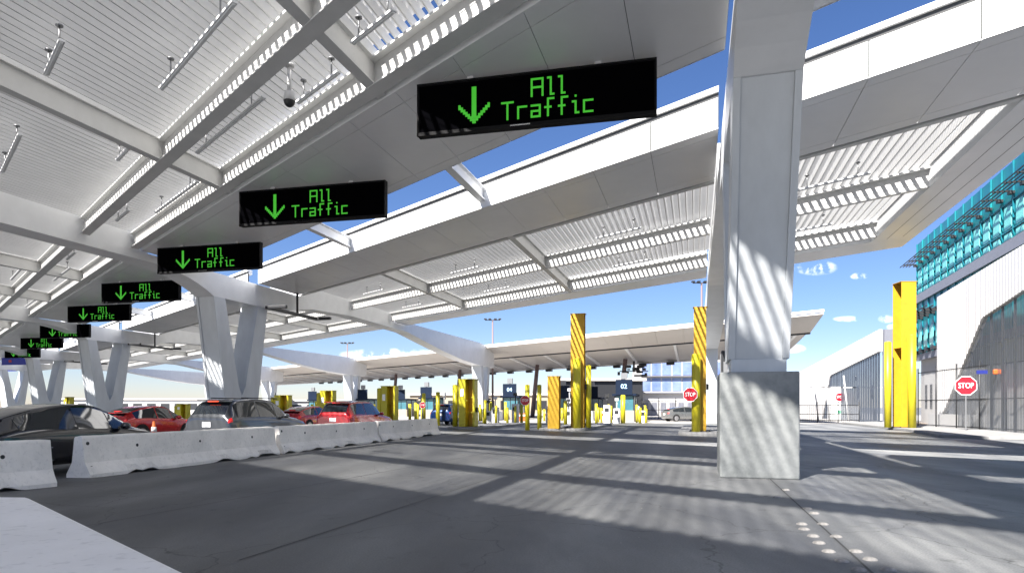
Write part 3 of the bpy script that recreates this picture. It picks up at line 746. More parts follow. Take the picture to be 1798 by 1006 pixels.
proto_b = None
def bollard(px, by, top, r, label, grp='round yellow bollards', m=None, z=.0):
    Y = (EYE - z) * F / (by - HY); p = at(px, Y, z)
    b = MB(); h = hpx(top, Y) - z; bollard_mb(b, 0, 0, h, r)
    o = b.build('bollard', m or M_yellow2); o.location = p; tag(o, label, 'bollard', grp); return o
BL = [(926, 755, 675, .14, 'tall round bollard holding the stop sign near booth 04'), (947, 753, 675, .14, 'tall round bollard right of the stop sign near booth 04'),
      (744, 746, 690, .16, 'tall bollard behind the red and white disc, at the barrier end'), (769, 747, 688, .16, 'tall bollard left of the wide yellow post pair'),
      (1094, 743, 693, .2, 'bollard in front of the 02 booth window'), (1271, 744, 697, .16, 'bollard hard against the left side of the pedestal'),
      (852, 747, 702, .1, 'thin bollard just right of the wide yellow post pair'), (871, 745, 712, .1, 'short bollard, second right of the wide yellow pair'), (891, 746, 715, .1, 'short bollard in front of booth 04'),
      (905, 745, 712, .1, 'short bollard to the right under booth 04'), (993, 748, 703, .14, 'bollard hard left of the tall central post'), (1047, 744, 708, .12, 'bollard right of the tall central post'),
      (1056, 742, 716, .1, 'small bollard, second right of the tall central post'), (1073, 742, 712, .1, 'small bollard left of the 02 booth'), (1118, 742, 710, .1, 'small bollard right of the 02 booth'), (837, 744, 700, .12, 'thin bollard behind the wide yellow post pair')]
for q in BL: bollard(*q)
rb_ = random.Random(21)
for i in range(30):
    px = rb_.uniform(778, 1135); by = rb_.uniform(738.5, 743.5)
    bollard(px, by, rb_.uniform(704, 719), .13, 'slim yellow bollard in the crowd of bollards between the inspection booths', 'slim bollards among the booths')
for i in range(16):
    px = rb_.uniform(470, 780); by = rb_.uniform(735, 739)
    bollard(px, by, rb_.uniform(704, 714), .16, 'slim yellow bollard beyond the red car and the barriers', 'slim bollards beyond the barriers')

# ------------------------------------------------------------------ stop signs
def stop_sign(loc, size, pole_h, label, rz=None, pole=True, back=0.0):
    r_ = empty('stop_sign', loc, rzS if rz is None else rz, label, 'stop sign', 'red octagonal stop signs')
    zc = pole_h
    def octa(b, rad, y0, y1):
        pts = [(rad * math.cos(R(22.5 + 45 * i)), rad * math.sin(R(22.5 + 45 * i))) for i in range(8)]
        b.prism(pts, lambda a_, b_, u: (a_, u, zc + b_), y0, y1)
    b = MB(); octa(b, size * .541, -.012, 0); b.build('white_border', M_signwhite, r_)
    b = MB(); octa(b, size * .505, -.016, -.0125); b.build('red_face', M_red, r_)
    text_part('STOP', size * .36, M_signwhite, r_, 'lettering', (0, -.0205, zc), (R(90), 0, 0), .002)
    if pole:
        b = MB(); b.box((0, .03, zc / 2 + size * .25), (.06, .045, zc + size * .5)); b.build('sign_pole', M_post, r_)
    return r_
ps = at(1696, Yb(755), .15)
stop_sign(ps, 33 / F * ps.y, hpx(677, ps.y) - .15, 'large stop sign on a thin pole by the right fence', rz=R(-20))
q = at(1212, Y2 - .9, 0); stop_sign(q, 24 / F * q.y, hpx(692.5, q.y), 'stop sign fixed to the yellow post left of the pedestal', pole=False)
q = at(922, Yb(755) - .3, 0); stop_sign(q, 17 / F * q.y, hpx(703, q.y), 'stop sign on the round bollard near booth 04', pole=False)
q = at(742, Yb(746) - .4, 0); stop_sign(q, 11 / F * q.y, hpx(711, q.y), 'small stop sign at the far end of the barriers', pole=True)
q = at(512, 52, 0); stop_sign(q, 10 / F * q.y, hpx(719, q.y), 'tiny stop sign beyond the grey car bonnet', pole=True)
# gate board with stop sign on it
q = at(1470, Yb(737, 0), 0)
r_ = empty('gate_board', q, R(-4), 'white gate kiosk carrying a small stop sign and a green notice', 'kiosk')
hh = hpx(680, q.y); ww = 27 / F * q.y
b = MB(); b.box((0, 0, hh / 2), (ww, 1.0, hh)); b.box((0, 0, hh + .03), (ww + .1, 1.1, .06)); b.build('cabinet', M_equip, r_, bevel=.03)
b = MB(); b.box((0, -.51, hh * .25), (ww * .45, .02, hh * .2)); b.build('notice_board', M_signwhite, r_)
b = MB(); b.box((0, -.525, hh * .25), (ww * .2, .01, hh * .1)); b.build('green_notice', mat('green_notice', (.02, .25, .12), .5), r_)
stop_sign((q.x, q.y - .56, 0), 15 / F * q.y, hpx(697, q.y), 'small stop sign on the white gate kiosk', rz=R(-4), pole=False)

# ------------------------------------------------------------------ booths
def booth(p, label, num=None, sc=1.0):
    r_ = empty('inspection_booth', p, THC, label, 'booth', 'inspection booths under the far canopy'); r_.scale = (sc, sc, sc)
    b = MB(); b.box((0, 1.6, .55), (1.9, 3.6, 1.1)); b.build('lower_wall', M_booth, r_, bevel=.02)
    b = MB(); b.box((0, 1.6, 1.8), (1.8, 3.5, 1.4)); b.build('glazing', mat('booth_glass' + str(len(MATS)), (.05, .16, .2), .15, spec=.8, noise=.4, scale=1), r_)
    b = MB()
    for x in (-.9, .9):
        for y in (-.15, 1.6, 3.35): b.box((x, y, 1.8), (.1, .1, 1.41))
    b.box((0, -.17, 1.8), (.06, .06, 1.41)); b.build('window_frame', M_dark, r_)
    b = MB(); b.box((0, 1.6, 2.62), (2.3, 4.2, .22)); b.build('roof', M_navy, r_, bevel=.02)
    b = MB(); b.box((0, -.5, 3.35), (1.6, .12, 1.5)); b.box((.0, -.35, 2.9), (1.4, .3, .3)); b.build('number_board', M_navy, r_, bevel=.01)
    if num: text_part(num, .62, mat('number_white' + num, (.35, .6, .9), .5, emit=(.3, .55, .95, .3)), r_, 'booth_number', (-.0, -.575, 3.42), (R(90), 0, 0))
    b = MB(); b.box((0, -.3, 4.45), (.6, .3, .6)); b.box((0, -.3, 4.12), (.12, .12, .2)); b.build('signal_unit', M_post, r_)
    b = MB(); b.box((1.25, .4, .75), (.35, .5, 1.5)); b.build('side_cabinet', M_equip, r_, bevel=.03)
    return r_
bp0 = Vector((11.0, 64, 0))
labs = ['booth with the 02 board, right of the tall central post', 'booth with the 04 board, left of the stop sign bollard', 'booth behind the far end of the barriers', 'booth behind the red car roof', 'booth between the grey and red cars', 'far booth above the grey car', 'far booth left of the tallest V column']
pxs = [1096, 895, 757, 640, 545, 470, 280]
for i, lb in enumerate(labs):
    p = bp0 + A * 16.2 * i
    booth(p, lb, {0: '02', 1: '04'}.get(i))
for i, (px, Y, lb) in enumerate([(990, 82, 'second row booth just left of the tall central post'), (835, 92, 'second row booth beside the wide yellow post pair'), (705, 100, 'second row booth above the barrier end'), (1040, 86, 'second row booth between the central post and the 02 booth')]):
    booth(at(px, Y), lb)
# gate arms and equipment pedestals near the booths
rnd = random.Random(5)
eq = [(1066, 744, 1.6), (1083, 743, 1.3), (965, 745, 1.5), (998, 744, 1.2), (905, 744, 1.7), (870, 744, 1.4), (780, 744, 1.7), (1000, 742, 2.2), (1130, 742, 1.1), (858, 743, 1.1)]
for i, (px, by, h) in enumerate(sorted(eq)):
    Y = EYE * F / (by - HY); r_ = empty('lane_terminal', at(px, Y), THC, f'white lane terminal among the booths, {ords[i]} from the left', 'terminal', 'white lane terminals')
    b = MB(); b.box((0, 0, h / 2), (.55, .5, h)); b.build('cabinet', M_equip, r_, bevel=.03)
    b = MB(); b.box((0, -.27, h * .75), (.34, .03, .3)); b.build('screen', M_dark, r_)
    b = MB(); b.cyl((.0, 0, h), (0, 0, h + .7), .05, n=8); b.box((0, -.05, h + .8), (.3, .25, .25)); b.build('reader_head', M_dark if i % 2 else M_equip, r_)

r_ = empty('control_cabinet', at(1277, 42), THC, 'tall dark control cabinet partly behind the pedestal, left side', 'cabinet')
b = MB(); b.box((0, 0, 2.5), (.75, .8, 5.0)); b.build('cabinet_body', M_dark, r_, bevel=.03)
b = MB(); b.box((-.42, -.2, 2.5), (.06, .3, 4.6)); b.box((0, -.42, 3.6), (.5, .04, 1.4)); b.build('trim_panel', M_post, r_)
r_ = empty('orange_barrier', at(912, 66), 0, 'small orange plastic barrier beside the bollards near booth 04', 'barrier')
b = MB(); b.box((0, 0, .55), (1.4, .5, .5)); b.box((0, 0, .15), (1.6, .6, .3)); b.build('plastic_body', M_orange, r_, bevel=.05)
b = MB(); b.box((0, -.26, .6), (1.2, .02, .14)); b.build('white_stripe', M_signwhite, r_)
# low white concrete blocks between the lanes
for i, px in enumerate((872, 962, 1040, 1062, 1124)):
    p = at(px, 70 + 3 * (i % 2)); r_ = empty('lane_divider', p, THC, f'white lane divider block among the booths, {ords[i]} from the left', 'divider', 'white lane divider blocks')
    b = MB(); b.prism([(-.3, 0), (.3, 0), (.2, 1.0), (-.2, 1.0)], lambda a_, b_, u: (a_, u, b_), -1.4, 1.4); b.build('block', M_equip, r_, bevel=.02)
    b = MB(); b.box((0, -1.41, .6), (.28, .02, .25)); b.build('reflector', M_red if i % 2 else M_yellow2, r_)
# ------------------------------------------------------------------ cars
def cr(p0, p1, p2, p3, t):
    return .5 * ((2 * p1) + (-p0 + p2) * t + (2 * p0 - 5 * p1 + 4 * p2 - p3) * t * t + (-p0 + 3 * p1 - 3 * p2 + p3) * t ** 3)
def car(loc, rz, label, cat, paint, st, length, wd, kind, plate=True, name='parked_car'):
    """st: stations (y from rear 0..1, half width factor, sill z, belt z, top z, top half-width factor)"""
    r_ = empty(name, loc, rz, label, cat, 'cars queueing behind the barriers')
    hw = wd / 2
    net = []
    for (q, wf, zs, zb, zt, tw) in st:
        w0 = hw * wf; y = (q - .5) * length
        net.append([Vector((0, y, zs)), Vector((w0 * .88, y, zs)), Vector((w0, y, zs + .12)), Vector((w0 * 1.0, y, zs + (zb - zs) * .6)), Vector((w0 * .955, y, zb)),
                    Vector((w0 * .955 + (hw * tw - w0 * .955) * .5, y, zb + (zt - .05 - zb) * .5)), Vector((hw * tw, y, zt - .05)), Vector((hw * tw * .8, y, zt - .01)), Vector((0, y, zt))])
    nu = len(net) - 1; nv = len(net[0]) - 1
    def S(u, v):
        u = max(0, min(nu - 1e-6, u)); v = max(0, min(nv - 1e-6, v)); i = int(u); j = int(v); fu = u - i; fv = v - j
        def row(k):
            k = max(0, min(nu, k)); P_ = net[k]
            if v < 4 or v > 6.0:
                a0, a1, a2, a3 = P_[max(0, j - 1)], P_[j], P_[j + 1], P_[min(nv, j + 2)]
                return a1.lerp(a2, fv) if v < 4 else cr(a0, a1, a2, a3, fv)
            return P_[j].lerp(P_[j + 1], fv)
        k0, k1, k2, k3 = row(i - 1), row(i), row(i + 1), row(i + 2)
        # guard against overshoot
        q = cr(k0, k1, k2, k3, fu); q2 = k1.lerp(k2, fu)
        return q2.lerp(q, .7)
    def patch(b, u0, u1, v0, v1, nU, nV, off, sides=(1, -1)):
        for sx in sides:
            vs_ = []
            for i in range(nU + 1):
                for j in range(nV + 1):
                    u = u0 + (u1 - u0) * i / nU; v = v0 + (v1 - v0) * j / nV
                    if callable(off): pass
                    p = S(u, v); e = .02
                    n_ = (S(u + e, v) - S(u - e, v)).cross(S(u, v + e) - S(u, v - e))
                    if n_.length > 0: n_.normalize()
                    if n_.dot(p - Vector((0, p.y * .9, .7))) < 0: n_ = -n_
                    p = p + n_ * off; vs_.append((p.x * sx, p.y, p.z))
            b.add(vs_, [(i * (nV + 1) + j, i * (nV + 1) + j + 1, (i + 1) * (nV + 1) + j + 1, (i + 1) * (nV + 1) + j) for i in range(nU) for j in range(nV)], True)
    b = MB(); patch(b, 0, nu, 0, nv, nu * 5, nv * 2, 0)
    # rear and front closing caps
    for k in (0, nu):
        vs_ = [S(k, j / 2) for j in range(nv * 2 + 1)]; vs_ = [(p.x, p.y, p.z) for p in vs_] + [(-p.x, p.y, p.z) for p in vs_[::-1]]
        b.add(vs_, [tuple(range(len(vs_)))])
    b.build('body', paint, r_, merge=True)
    G = kind
    for sx, nm in ((1, 'side_window'), (-1, 'side_window')):
        for (u0, u1) in G['side']:
            b = MB(); patch(b, u0, u1, 4.12, 5.85, 8, 3, .007, (sx,)); b.build(nm, M_glasscar, r_)
    for nm, (u0, u1) in (('rear_window', G['rear']), ('windscreen', G['front'])):
        b = MB(); patch(b, u0, u1, 6.35, 8.0, 6, 4, .007); b.build(nm, M_glasscar, r_, merge=True)
    for sx in (-1, 1):
        b = MB(); patch(b, G['tail'][0], G['tail'][1], G['tail'][2], G['tail'][3], 5, 4, .012, (sx,)); b.build('tail_light', M_tail, r_)
        y = (G['mirror'] - .5) * length
        b = MB(); b.dome((sx * (hw + .09), y, G['mz']), .11, .75, n=12, k=4, full=True); b.box((sx * (hw - .02), y, G['mz'] - .03), (.14, .05, .04)); b.build('wing_mirror', paint, r_)
        for q in (.19, .80):
            yw = (q - .5) * length
            wob = MB(); wob.cyl((sx * (hw - .2), yw, .33), (sx * (hw + .012), yw, .33), .335, n=28); tb = wob.build('wheel', M_rubber, r_)
            rb = MB(); rb.cyl((sx * (hw + .002), yw, .33), (sx * (hw + .022), yw, .33), .22, n=24)
            for a_ in range(5):
                m_ = Matrix.Rotation(a_ * 2 * math.pi / 5, 3, 'X'); c_ = m_ @ Vector((0, 0, .11)); rb.box((sx * (hw + .027), yw + c_.y, .33 + c_.z), (.02, .06, .2), m=m_)
            rb.build('rim', M_rim, tb)
            ab = MB()
            for k in range(13):     # dark wheel-arch ring
                t0 = math.pi * k / 13 - .02; t1 = math.pi * (k + 1) / 13 + .02
                for (ra, rb2) in ((.34, .40),):
                    x = sx * (hw + .006)
                    ab.add([(x, yw + ra * math.cos(t0), .33 + ra * math.sin(t0)), (x, yw + rb2 * math.cos(t0), .33 + rb2 * math.sin(t0)), (x, yw + rb2 * math.cos(t1), .33 + rb2 * math.sin(t1)), (x, yw + ra * math.cos(t1), .33 + ra * math.sin(t1))], [(0, 1, 2, 3)])
            ab.build('wheel_arch', M_rubber, r_)
    if plate:
        yr = -.5 * length
        b = MB(); b.box((0, yr + G.get('py', -.012), G['pz']), (.33, .012, .17)); b.build('licence_plate', M_plate, r_, bevel=.004)
    b = MB(); b.box((0, G['by'] * length - .5 * length, G['bz']), (.4, .03, .035)); b.build('high_brake_light', M_brake if G.get('lit') else M_tail, r_)
    if 'spoiler' in G:
        b = MB(); y, z = G['spoiler']; b.box((0, (y - .5) * length, z), (wd * .68, .22, .035)); b.build('spoiler', paint, r_, bevel=.012)
    if 'rack' in G:
        for sx in (-1, 1):
            b = MB(); b.cyl((sx * hw * .66, -.3 * length, G['rack']), (sx * hw * .66, .12 * length, G['rack']), .018, n=8); b.build('roof_rail', M_dark, r_)
    return r_
def paint(name, col, metal=.5, rough=.28): return mat(name, col, rough, metal=metal, coat=1.0, noise=.06, scale=2)
P_black = paint('black_car_paint', (.008, .009, .014), .2, .2)
P_grey = paint('grey_car_paint', (.075, .08, .088), .55, .3)
P_red = paint('red_car_paint', (.40, .006, .012), .35, .25)
P_red2 = paint('bright_red_car_paint', (.52, .01, .012), .25, .25)
P_silver = paint('silver_car_paint', (.2, .205, .21), .6)
P_blue = paint('blue_car_paint', (.01, .04, .16), .4)
hatch = [(0, .80, .42, .82, .90, .62), (.02, .92, .30, .90, 1.04, .66), (.10, .98, .24, .93, 1.22, .66), (.24, 1.0, .22, .93, 1.38, .66), (.40, 1.0, .22, .91, 1.475, .66), (.54, 1.0, .22, .90, 1.46, .65),
         (.66, 1.0, .22, .90, 1.27, .66), (.78, .99, .23, .88, .99, .72), (.90, .95, .25, .78, .86, .70), (.98, .85, .30, .64, .70, .60), (1.0, .74, .36, .55, .60, .50)]
suv = [(0, .84, .45, .90, 1.0, .68), (.012, .95, .36, .98, 1.16, .72), (.07, .99, .30, 1.04, 1.50, .68), (.14, 1.0, .27, 1.05, 1.64, .68), (.34, 1.0, .26, 1.03, 1.69, .70), (.52, 1.0, .26, 1.01, 1.66, .69),
       (.64, 1.0, .26, 1.0, 1.44, .70), (.745, 1.0, .27, .99, 1.10, .76), (.88, .96, .29, .90, 1.00, .74), (.97, .88, .33, .76, .86, .64), (1.0, .78, .38, .66, .72, .55)]
KH = dict(side=[(2.2, 4.0), (4.1, 5.5), (5.58, 6.5)], rear=(1.15, 2.9), front=(5.15, 6.9), tail=(.1, 1.1, 3.5, 4.5), mirror=.66, mz=.98, pz=.72, by=.10, bz=1.245, spoiler=(.065, 1.17))
KS = dict(side=[(2.3, 3.9), (3.98, 5.1), (5.16, 6.2)], rear=(1.1, 2.3), front=(5.1, 6.8), tail=(.6, 1.45, 3.7, 4.4), mirror=.62, mz=1.1, pz=.84, by=.065, bz=1.60, spoiler=(.085, 1.64), rack=1.72)
def place(px, Y): return at(px, Y)
car((-9.95, 14.5, 0), THC + R(3), 'black hatchback with a glossy body behind the leftmost barrier', 'car', P_black, hatch, 4.5, 1.76, KH)
car((-9.35, 23.6, 0), THC, 'grey sport utility car with a lit tail lamp behind the long barrier', 'car', P_grey, suv, 4.6, 1.86, dict(KS, lit=1))
car((-7.45, 31.6, 0), THC, 'dark red sport utility car with a rear plate beyond the grey car', 'car', P_red, suv, 4.5, 1.84, KS)
car((-15.6, 28.2, 0), THC, 'small bright red hatchback between the black and grey cars', 'car', P_red2, hatch, 4.0, 1.70, KH)
car((-12.2, 39.5, 0), THC, 'red car low behind the bonnet of the grey car', 'car', P_red2, hatch, 4.4, 1.76, dict(KH))
car((-5.0, 53, 0), THC, 'blue car waiting left of the wide yellow post pair', 'car', P_blue, suv, 4.4, 1.8, KS)
car(at(1202, 66), R(-75), 'silver car beyond the booths, left of the pedestal', 'car', P_silver, hatch, 4.5, 1.78, KH)
# traffic cone
r_ = empty('traffic_cone', (-11.7, 21.4, 0), 0, 'orange and white traffic cone beside the grey car', 'traffic cone')
b = MB(); b.box((0, 0, .02), (.38, .38, .04)); b.build('base', M_rubber, r_)
b = MB(); b.cyl((0, 0, .04), (0, 0, .95), .14, .035, 18); b.build('cone', M_orange, r_)
b = MB(); b.cyl((0, 0, .62), (0, 0, .76), .088, .071, 18); b.cyl((0, 0, .38), (0, 0, .5), .115, .10, 18); b.build('reflective_band', M_signwhite, r_)

# ------------------------------------------------------------------ buildings on the right
# local frame: origin at the far corner of the teal face, y towards the camera along the lane direction, x outward (left)
Bo = at(1610, 54.0); D = -Vector((.317, .948, 0)).normalized(); Nn = Vector((D.y, -D.x, 0))
def BP(u, z, out=0.0): return Bo + D * u + Nn * out + Vector((0, 0, z))
broot = empty('teal_building', Bo, 0, 'teal glass office building rising behind the white cladding wall at right', 'building')
def bfin(b, name, m, root=broot, o=Bo):
    ob = b.build(name, m, None, 0, origin=o); ob.location = (0, 0, 0); ob.parent = root; return ob
def slab(b, u0, u1, z0, z1, o0, o1):
    b.hexa([BP(u0, z0, o0), BP(u1, z0, o0), BP(u1, z0, o1), BP(u0, z0, o1)], [BP(u0, z1, o0), BP(u1, z1, o0), BP(u1, z1, o1), BP(u0, z1, o1)])
b = MB(); slab(b, 0, 34, 0, 5.4, -12, -.3); bfin(b, 'ground_floor_wall', M_render)
b = MB(); slab(b, 0, 34, 5.4, 14.8, -12, -.05); bfin(b, 'upper_wall', M_tealdark)
b = MB(); slab(b, -.02, 34, 9.9, 10.55, -12.02, .14); bfin(b, 'grey_band', M_greyband)
b = MB(); slab(b, -.02, 34, 5.2, 5.7, -12.02, .1); bfin(b, 'lower_band', M_greyband)
for k in range(21):       # upper floor windows
    u0 = .35 + k * 1.62
    b = MB(); slab(b, u0, u0 + .95, 11.25, 12.5, -.05, .0); bfin(b, 'window', M_teallight)
    b = MB(); slab(b, u0, u0 + .95, 10.68, 11.0, -.05, .0); bfin(b, 'window', M_teallight)
for k in range(5):
    u0 = .35 + k * 1.62
    b = MB(); slab(b, u0, u0 + .95, 6.2, 7.7, -.05, .0); bfin(b, 'window', M_teallight)
b = MB()
for k in range(22): slab(b, .0 + k * 1.62, .06 + k * 1.62, 5.7, 14.8, -.04, .05)
for z in (11.1, 12.65, 8.95): slab(b, 0, 34, z, z + .06, -.04, .04)
bfin(b, 'mullions', M_tealdark)
b = MB()                   # sunshade
for k in range(4): slab(b, -1.6, 34, 13.25, 13.31, .2 + k * .22, .25 + k * .22)
for k in range(22):
    slab(b, -.1 + k * 1.62, .0 + k * 1.62, 13.12, 13.2, 0.0, .95)
    slab(b, -.1 + k * 1.62, .25 + k * 1.62, 12.95, 13.1, 0.0, .25)
bfin(b, 'sunshade', M_dark)
b = MB()
for k in range(3): slab(b, -1.0, 7.5, 8.7, 8.76, .3 + k * .4, .4 + k * .4)
for k in range(5): slab(b, -.1 + k * 1.62, .2 + k * 1.62, 8.45, 8.68, 0, 1.2); slab(b, .1 + k * 1.62, .9 + k * 1.62, 5.75, 5.98, 0, .3)
bfin(b, 'lower_sunshade', M_dark)
for u0 in (1.2, 2.6, 4.0):
    b = MB(); slab(b, u0, u0 + .6, 1.3, 3.2, -.31, -.28); bfin(b, 'window', M_dark)

# ribbed white wall with a raked dark mesh bay
def clad(o, u0, u1, h0, h1, bay, label, name='cladding_wall', rib=.42, thick=.3, D=D, scr=M_screen):
    Nn = Vector((D.y, -D.x, 0))
    """wall along D from u0 (far) to u1 (near), heights h0..h1; bay: (u_top_left, z_top_left, slope of top, u_bottom_left)"""
    root = empty(name, o, 0, label, 'building')
    def BQ(u, z, out): return o + D * u + Nn * out + Vector((0, 0, z))
    bu, bz, bs, bb = bay
    H = lambda u: h0 + (h1 - h0) * (u - u0) / (u1 - u0)
    def zb(u):      # lower limit of the white cladding at u
        if u <= bb: return 0.0
        if u < bu: return bz * (u - bb) / (bu - bb)
        return bz + bs * (u - bu)
    wb = MB(); sb = MB(); fr = MB()
    u = u0
    i = 0
    while u < u1 - 1e-6:
        e = min(u + rib, u1)
        g_ = .03 if i % 1 == 0 else 0
        for (a_, b_, out) in ((u, u + rib * .78, 0.0), (u + rib * .86, e, -.018)):
            b_ = min(b_, u1)
            if b_ <= a_: continue
            za, zc = zb(a_), zb(b_)
            wb.hexa([BQ(a_, za, out), BQ(b_, zc, out), BQ(b_, zc, -thick), BQ(a_, za, -thick)], [BQ(a_, H(a_), out), BQ(b_, H(b_), out), BQ(b_, H(b_), -thick), BQ(a_, H(a_), -thick)])
            if max(za, zc) > .05:
                sb.add([BQ(a_, 0, -.12), BQ(b_, 0, -.12), BQ(b_, zc, -.12), BQ(a_, za, -.12)], [(0, 1, 2, 3)])
        if zb(u) > .3 and i % 4 == 0: fr.box(BQ(u, zb(u) / 2, -.2), (.1, .1, zb(u)), rz=THC)
        u = e; i += 1
    fin = lambda b, nm, m: bfin(b, nm, m, root, o)
    fin(wb, 'white_cladding', M_ribwall); fin(sb, 'mesh_bay', scr); fin(fr, 'bay_frame', M_dark)
    return root
Wo = at(1645, 45.6)
clad(Wo, 0, 20, 9.05, 9.25, (9.2, 6.45, .1, .0), 'tall white ribbed wall with a raked dark mesh bay, in front of the teal building', D=-Vector((.336, .942, 0)).normalized())
W2 = at(1400, 103.0); D = -Cc
clad(W2, 0, 47.5, 6.8, 8.2, (26, 5.2, .05, 21), 'far white ribbed wall with a raked blue grey bay, left of the tallest yellow post', rib=.9, D=-Cc, scr=mat('blue_grey_screen', (.07, .09, .125), .5, noise=.3, scale=.5))
b = MB(); e_ = W2 + D * 47.5
b.box(e_ + Vector((.9, .0, 4.1)), (.9, .4, 8.2)); tag(b.build('wall_end_pier', M_greyband, origin=e_), 'narrow grey pier at the near end of the far white wall', 'pier')

# fences
def fence(pts, h, label, barb=True, step=2.8):
    p0 = Vector((*pts[0], 0)); p1 = Vector((*pts[1], 0)); d = p1 - p0; Ln = d.length
    r_ = empty('fence', p0, math.atan2(d.y, d.x), label, 'fence')
    n = max(1, round(Ln / step))
    for i in range(n + 1):
        b = MB(); b.cyl((i * Ln / n, 0, 0), (i * Ln / n, 0, h + .3), .04, n=8); b.build('fence_post', M_dark, r_)
    b = MB()
    for z in (h, h * .5, .25): b.box((Ln / 2, 0, z), (Ln, .04, .05))
    b.build('rail', M_dark, r_)
    b = MB(); b.add([(0, .02, .1), (Ln, .02, .1), (Ln, .02, h), (0, .02, h)], [(0, 1, 2, 3)]); b.build('wire_mesh', M_chain, r_)
    if not barb:
        b = MB(); k = 0
        while k * .16 < Ln: b.box((k * .16, 0, h / 2 + .05), (.02, .02, h - .1)); k += 1
        b.build('picket', M_dark, r_)
    return r_
fence(((27.9, 45.0), (24.9, 27.0)), 3.75, 'tall chain link fence in front of the white wall at right')
fence(((33.0, 54.0), (28.0, 45.4)), 3.75, 'chain link fence behind the tallest yellow post')
fence(((24.0, 59.5), (31.0, 58.5)), 1.6, 'low dark railing left of the gate kiosk', barb=False, step=2.0)
fence(((13.5, 78), (23.0, 76)), 2.2, 'dark railing beyond the booths, left of the pedestal', barb=False, step=2.0)
r_ = empty('beacon_box', (26.0, 35.0, 3.1), R(-20), 'orange warning box on top of the right fence', 'beacon')
b = MB(); b.box((0, 0, .2), (.5, .2, .26)); b.build('housing', M_orange, r_, bevel=.04)
b = MB(); b.box((-.75, 0, .2), (.5, .08, .2)); b.build('blue_plate', M_bluesign, r_)
# low wall at the fence foot
b = MB(); b.prism([(25.9, 27.5), (28.9, 45.5), (29.2, 45.5), (26.2, 27.5)], lambda a_, b_, u: (a_, b_, u), .15, .95)
tag(b.build('low_wall', M_render), 'low pale wall along the foot of the right fence', 'wall')
# white leaning masts by the kiosk
for i, px in enumerate((1437, 1457, 1490, 1512, 1537)):
    p = at(px, 66); b = MB(); b.cyl((0, 0, 0), (-.5, 0, 4.6), .07, n=8); b.box((.2, 0, 3.4), (2.2, .08, .08)); o = b.build('white_mast', M_equip); o.location = p
    tag(o, f'thin leaning white mast near the gate kiosk, {ords[i]} from the left', 'mast', 'white masts')

# ------------------------------------------------------------------ light masts
def mast(p, h, label):
    r_ = empty('light_mast', p, 0, label, 'light mast', 'tall light masts')
    b = MB(); b.cyl((0, 0, 0), (0, 0, h), .17, .1, 12); b.build('pole', M_brown, r_)
    b = MB(); b.box((0, 0, h), (2.2, .1, .1))
    b.build('crossarm', M_dark, r_)
    for x in (-1.05, -.4, .4, 1.05):
        b = MB(); b.box((x, -.1, h + .14), (.4, .5, .16)); b.build('lamp_head', M_dark, r_, bevel=.02)
mast(at(865, 95), hpx(562, 95), 'light mast with four lamps left of the tall central yellow post')
mast(at(610, 120), hpx(603, 120), 'light mast rising between the far canopies')
mast(at(1232, 80), hpx(497, 80), 'light mast behind the yellow post left of the pedestal')

# ------------------------------------------------------------------ far buildings
def office():
    p = at(1125, 112); r_ = empty('office_building', p, R(-4), 'far office building with blue glass seen under the booth canopy', 'building')
    W = 14
    b = MB(); b.box((W / 2, 6, 5.2), (W, 12, 10.4)); b.build('wall', M_render, r_)
    for j, z in enumerate((5.3, 8.0)):
        for k in range(8):
            f_ = MB(); f_.box((.9 + k * 1.72, -.04, z), (1.5, .08, 2.2)); f_.build('window', M_glassfar, r_)
    b = MB(); b.box((W / 2, -.4, 6.72), (W, .8, .12)); b.box((W / 2, -.4, 3.9), (W, .8, .16)); b.build('ledge', M_greyband, r_)
    for k in range(9):
        f_ = MB(); f_.box((.8 + k * 1.5, -.03, 1.4), (.9, .06, 1.6)); f_.build('doorway', M_greyband, r_)
office()
def shed(px, Y, wd, h, m, label, dp=10, dark=False):
    p = at(px, Y); r_ = empty('low_building', p, 0, label, 'building', None)
    b = MB(); b.box((wd / 2, dp / 2, h / 2), (wd, dp, h)); b.build('wall', m, r_)
    b = MB(); b.box((wd / 2, dp / 2, h + .2), (wd + 1, dp + 1, .4)); b.build('roof', M_soffit3, r_)
    b = MB(); n = int(wd / 4)
    for i in range(n): b.box((2 + i * 4, -.03, h * .45), (2.6, .06, h * .5))
    b.build('opening', M_dark, r_)
shed(720, 150, 34, 4.2, M_booth, 'low beige building behind booth 04')
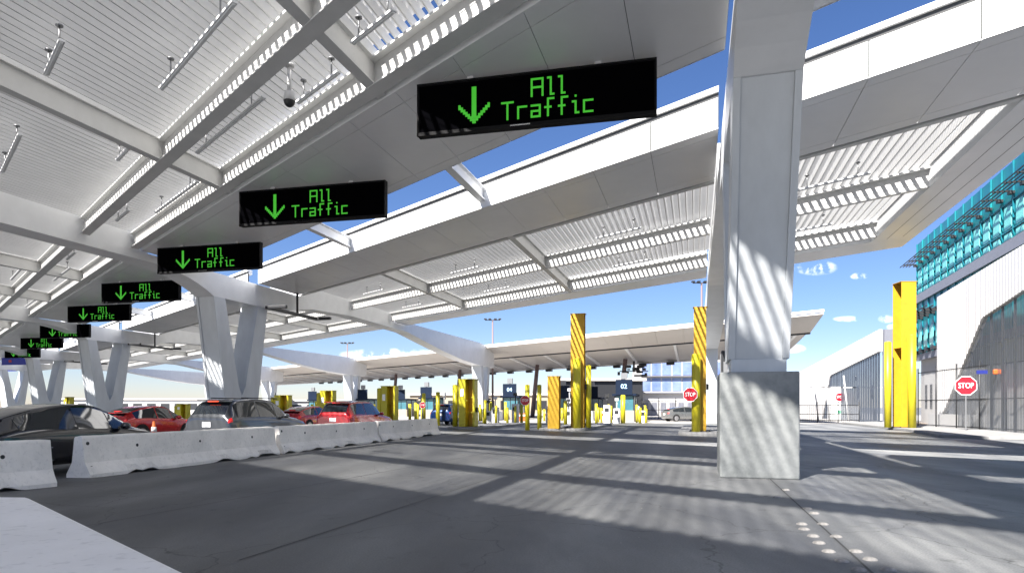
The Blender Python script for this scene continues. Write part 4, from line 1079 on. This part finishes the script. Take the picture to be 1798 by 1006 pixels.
shed(985, 104, 13, 5.6, M_dark, 'dark block standing for the shade under the far canopy, behind the tall central yellow post')  # dark walls stand in for the shadowed void under the canopy
shed(60, 190, 60, 3.6, M_render, 'long pale building far beyond the cars at left')
shed(480, 170, 30, 3.0, M_render, 'low pale building behind the far canopies')
# dark steelwork beside booth 02
r_ = empty('antenna_cluster', at(1113, 78), 0, 'dark cluster of cameras and brackets under the canopy right of booth 02', 'equipment')
b = MB(); b.cyl((0, 0, 6.9), (0, 0, 5.6), .12, n=8); b.build('drop_pole', M_dark, r_)
b = MB()
rn = random.Random(3)
for i in range(16): b.box((rn.uniform(-1.8, 1.8), rn.uniform(-.4, .4), rn.uniform(5.1, 6.4)), (rn.uniform(.3, .9), .3, rn.uniform(.1, .4)), rz=rn.uniform(0, 3))
b.box((0, 0, 5.7), (3.4, .1, .1)); b.build('camera_bracket', M_dark, r_)

# ------------------------------------------------------------------ raised studs on the road
studs = [(1508, 1000), (1560, 1000), (1478, 985), (1528, 982), (1455, 968), (1503, 968), (1438, 953), (1468, 942), (1428, 941), (1412, 929), (1408, 920), (1445, 920), (1418, 893), (1430, 901), (1380, 860), (1364, 873)]
for i, (px, py) in enumerate(sorted(studs, key=lambda q: -q[1])):
    p = gp(px, py); b = MB(); b.dome((0, 0, 0), .065, .38, n=16, k=4)
    o = b.build('road_stud', M_stud); o.location = p
    tag(o, 'small round raised stud, one of two rows on the road in front of the pedestal', 'road stud', 'raised road studs')

# small light debris scattered on the lane
rn = random.Random(11); b = MB()
for i in range(90):
    px = rn.gauss(700, 110); py = rn.gauss(820, 18)
    if i % 3 == 0: px, py = rn.uniform(420, 1250), rn.uniform(785, 960)
    p = gp(px, py); r0 = rn.uniform(.004, .011); b.box((p.x, p.y, r0 * .2), (r0 * rn.uniform(1, 2), r0 * rn.uniform(1, 2), r0 * .4), rz=rn.uniform(0, 3))
tag(b.build('grit', mat('grit_stone', (.3, .29, .27), .9)), 'pale grit and paint flakes scattered over the dark lane', 'grit', kind='stuff')
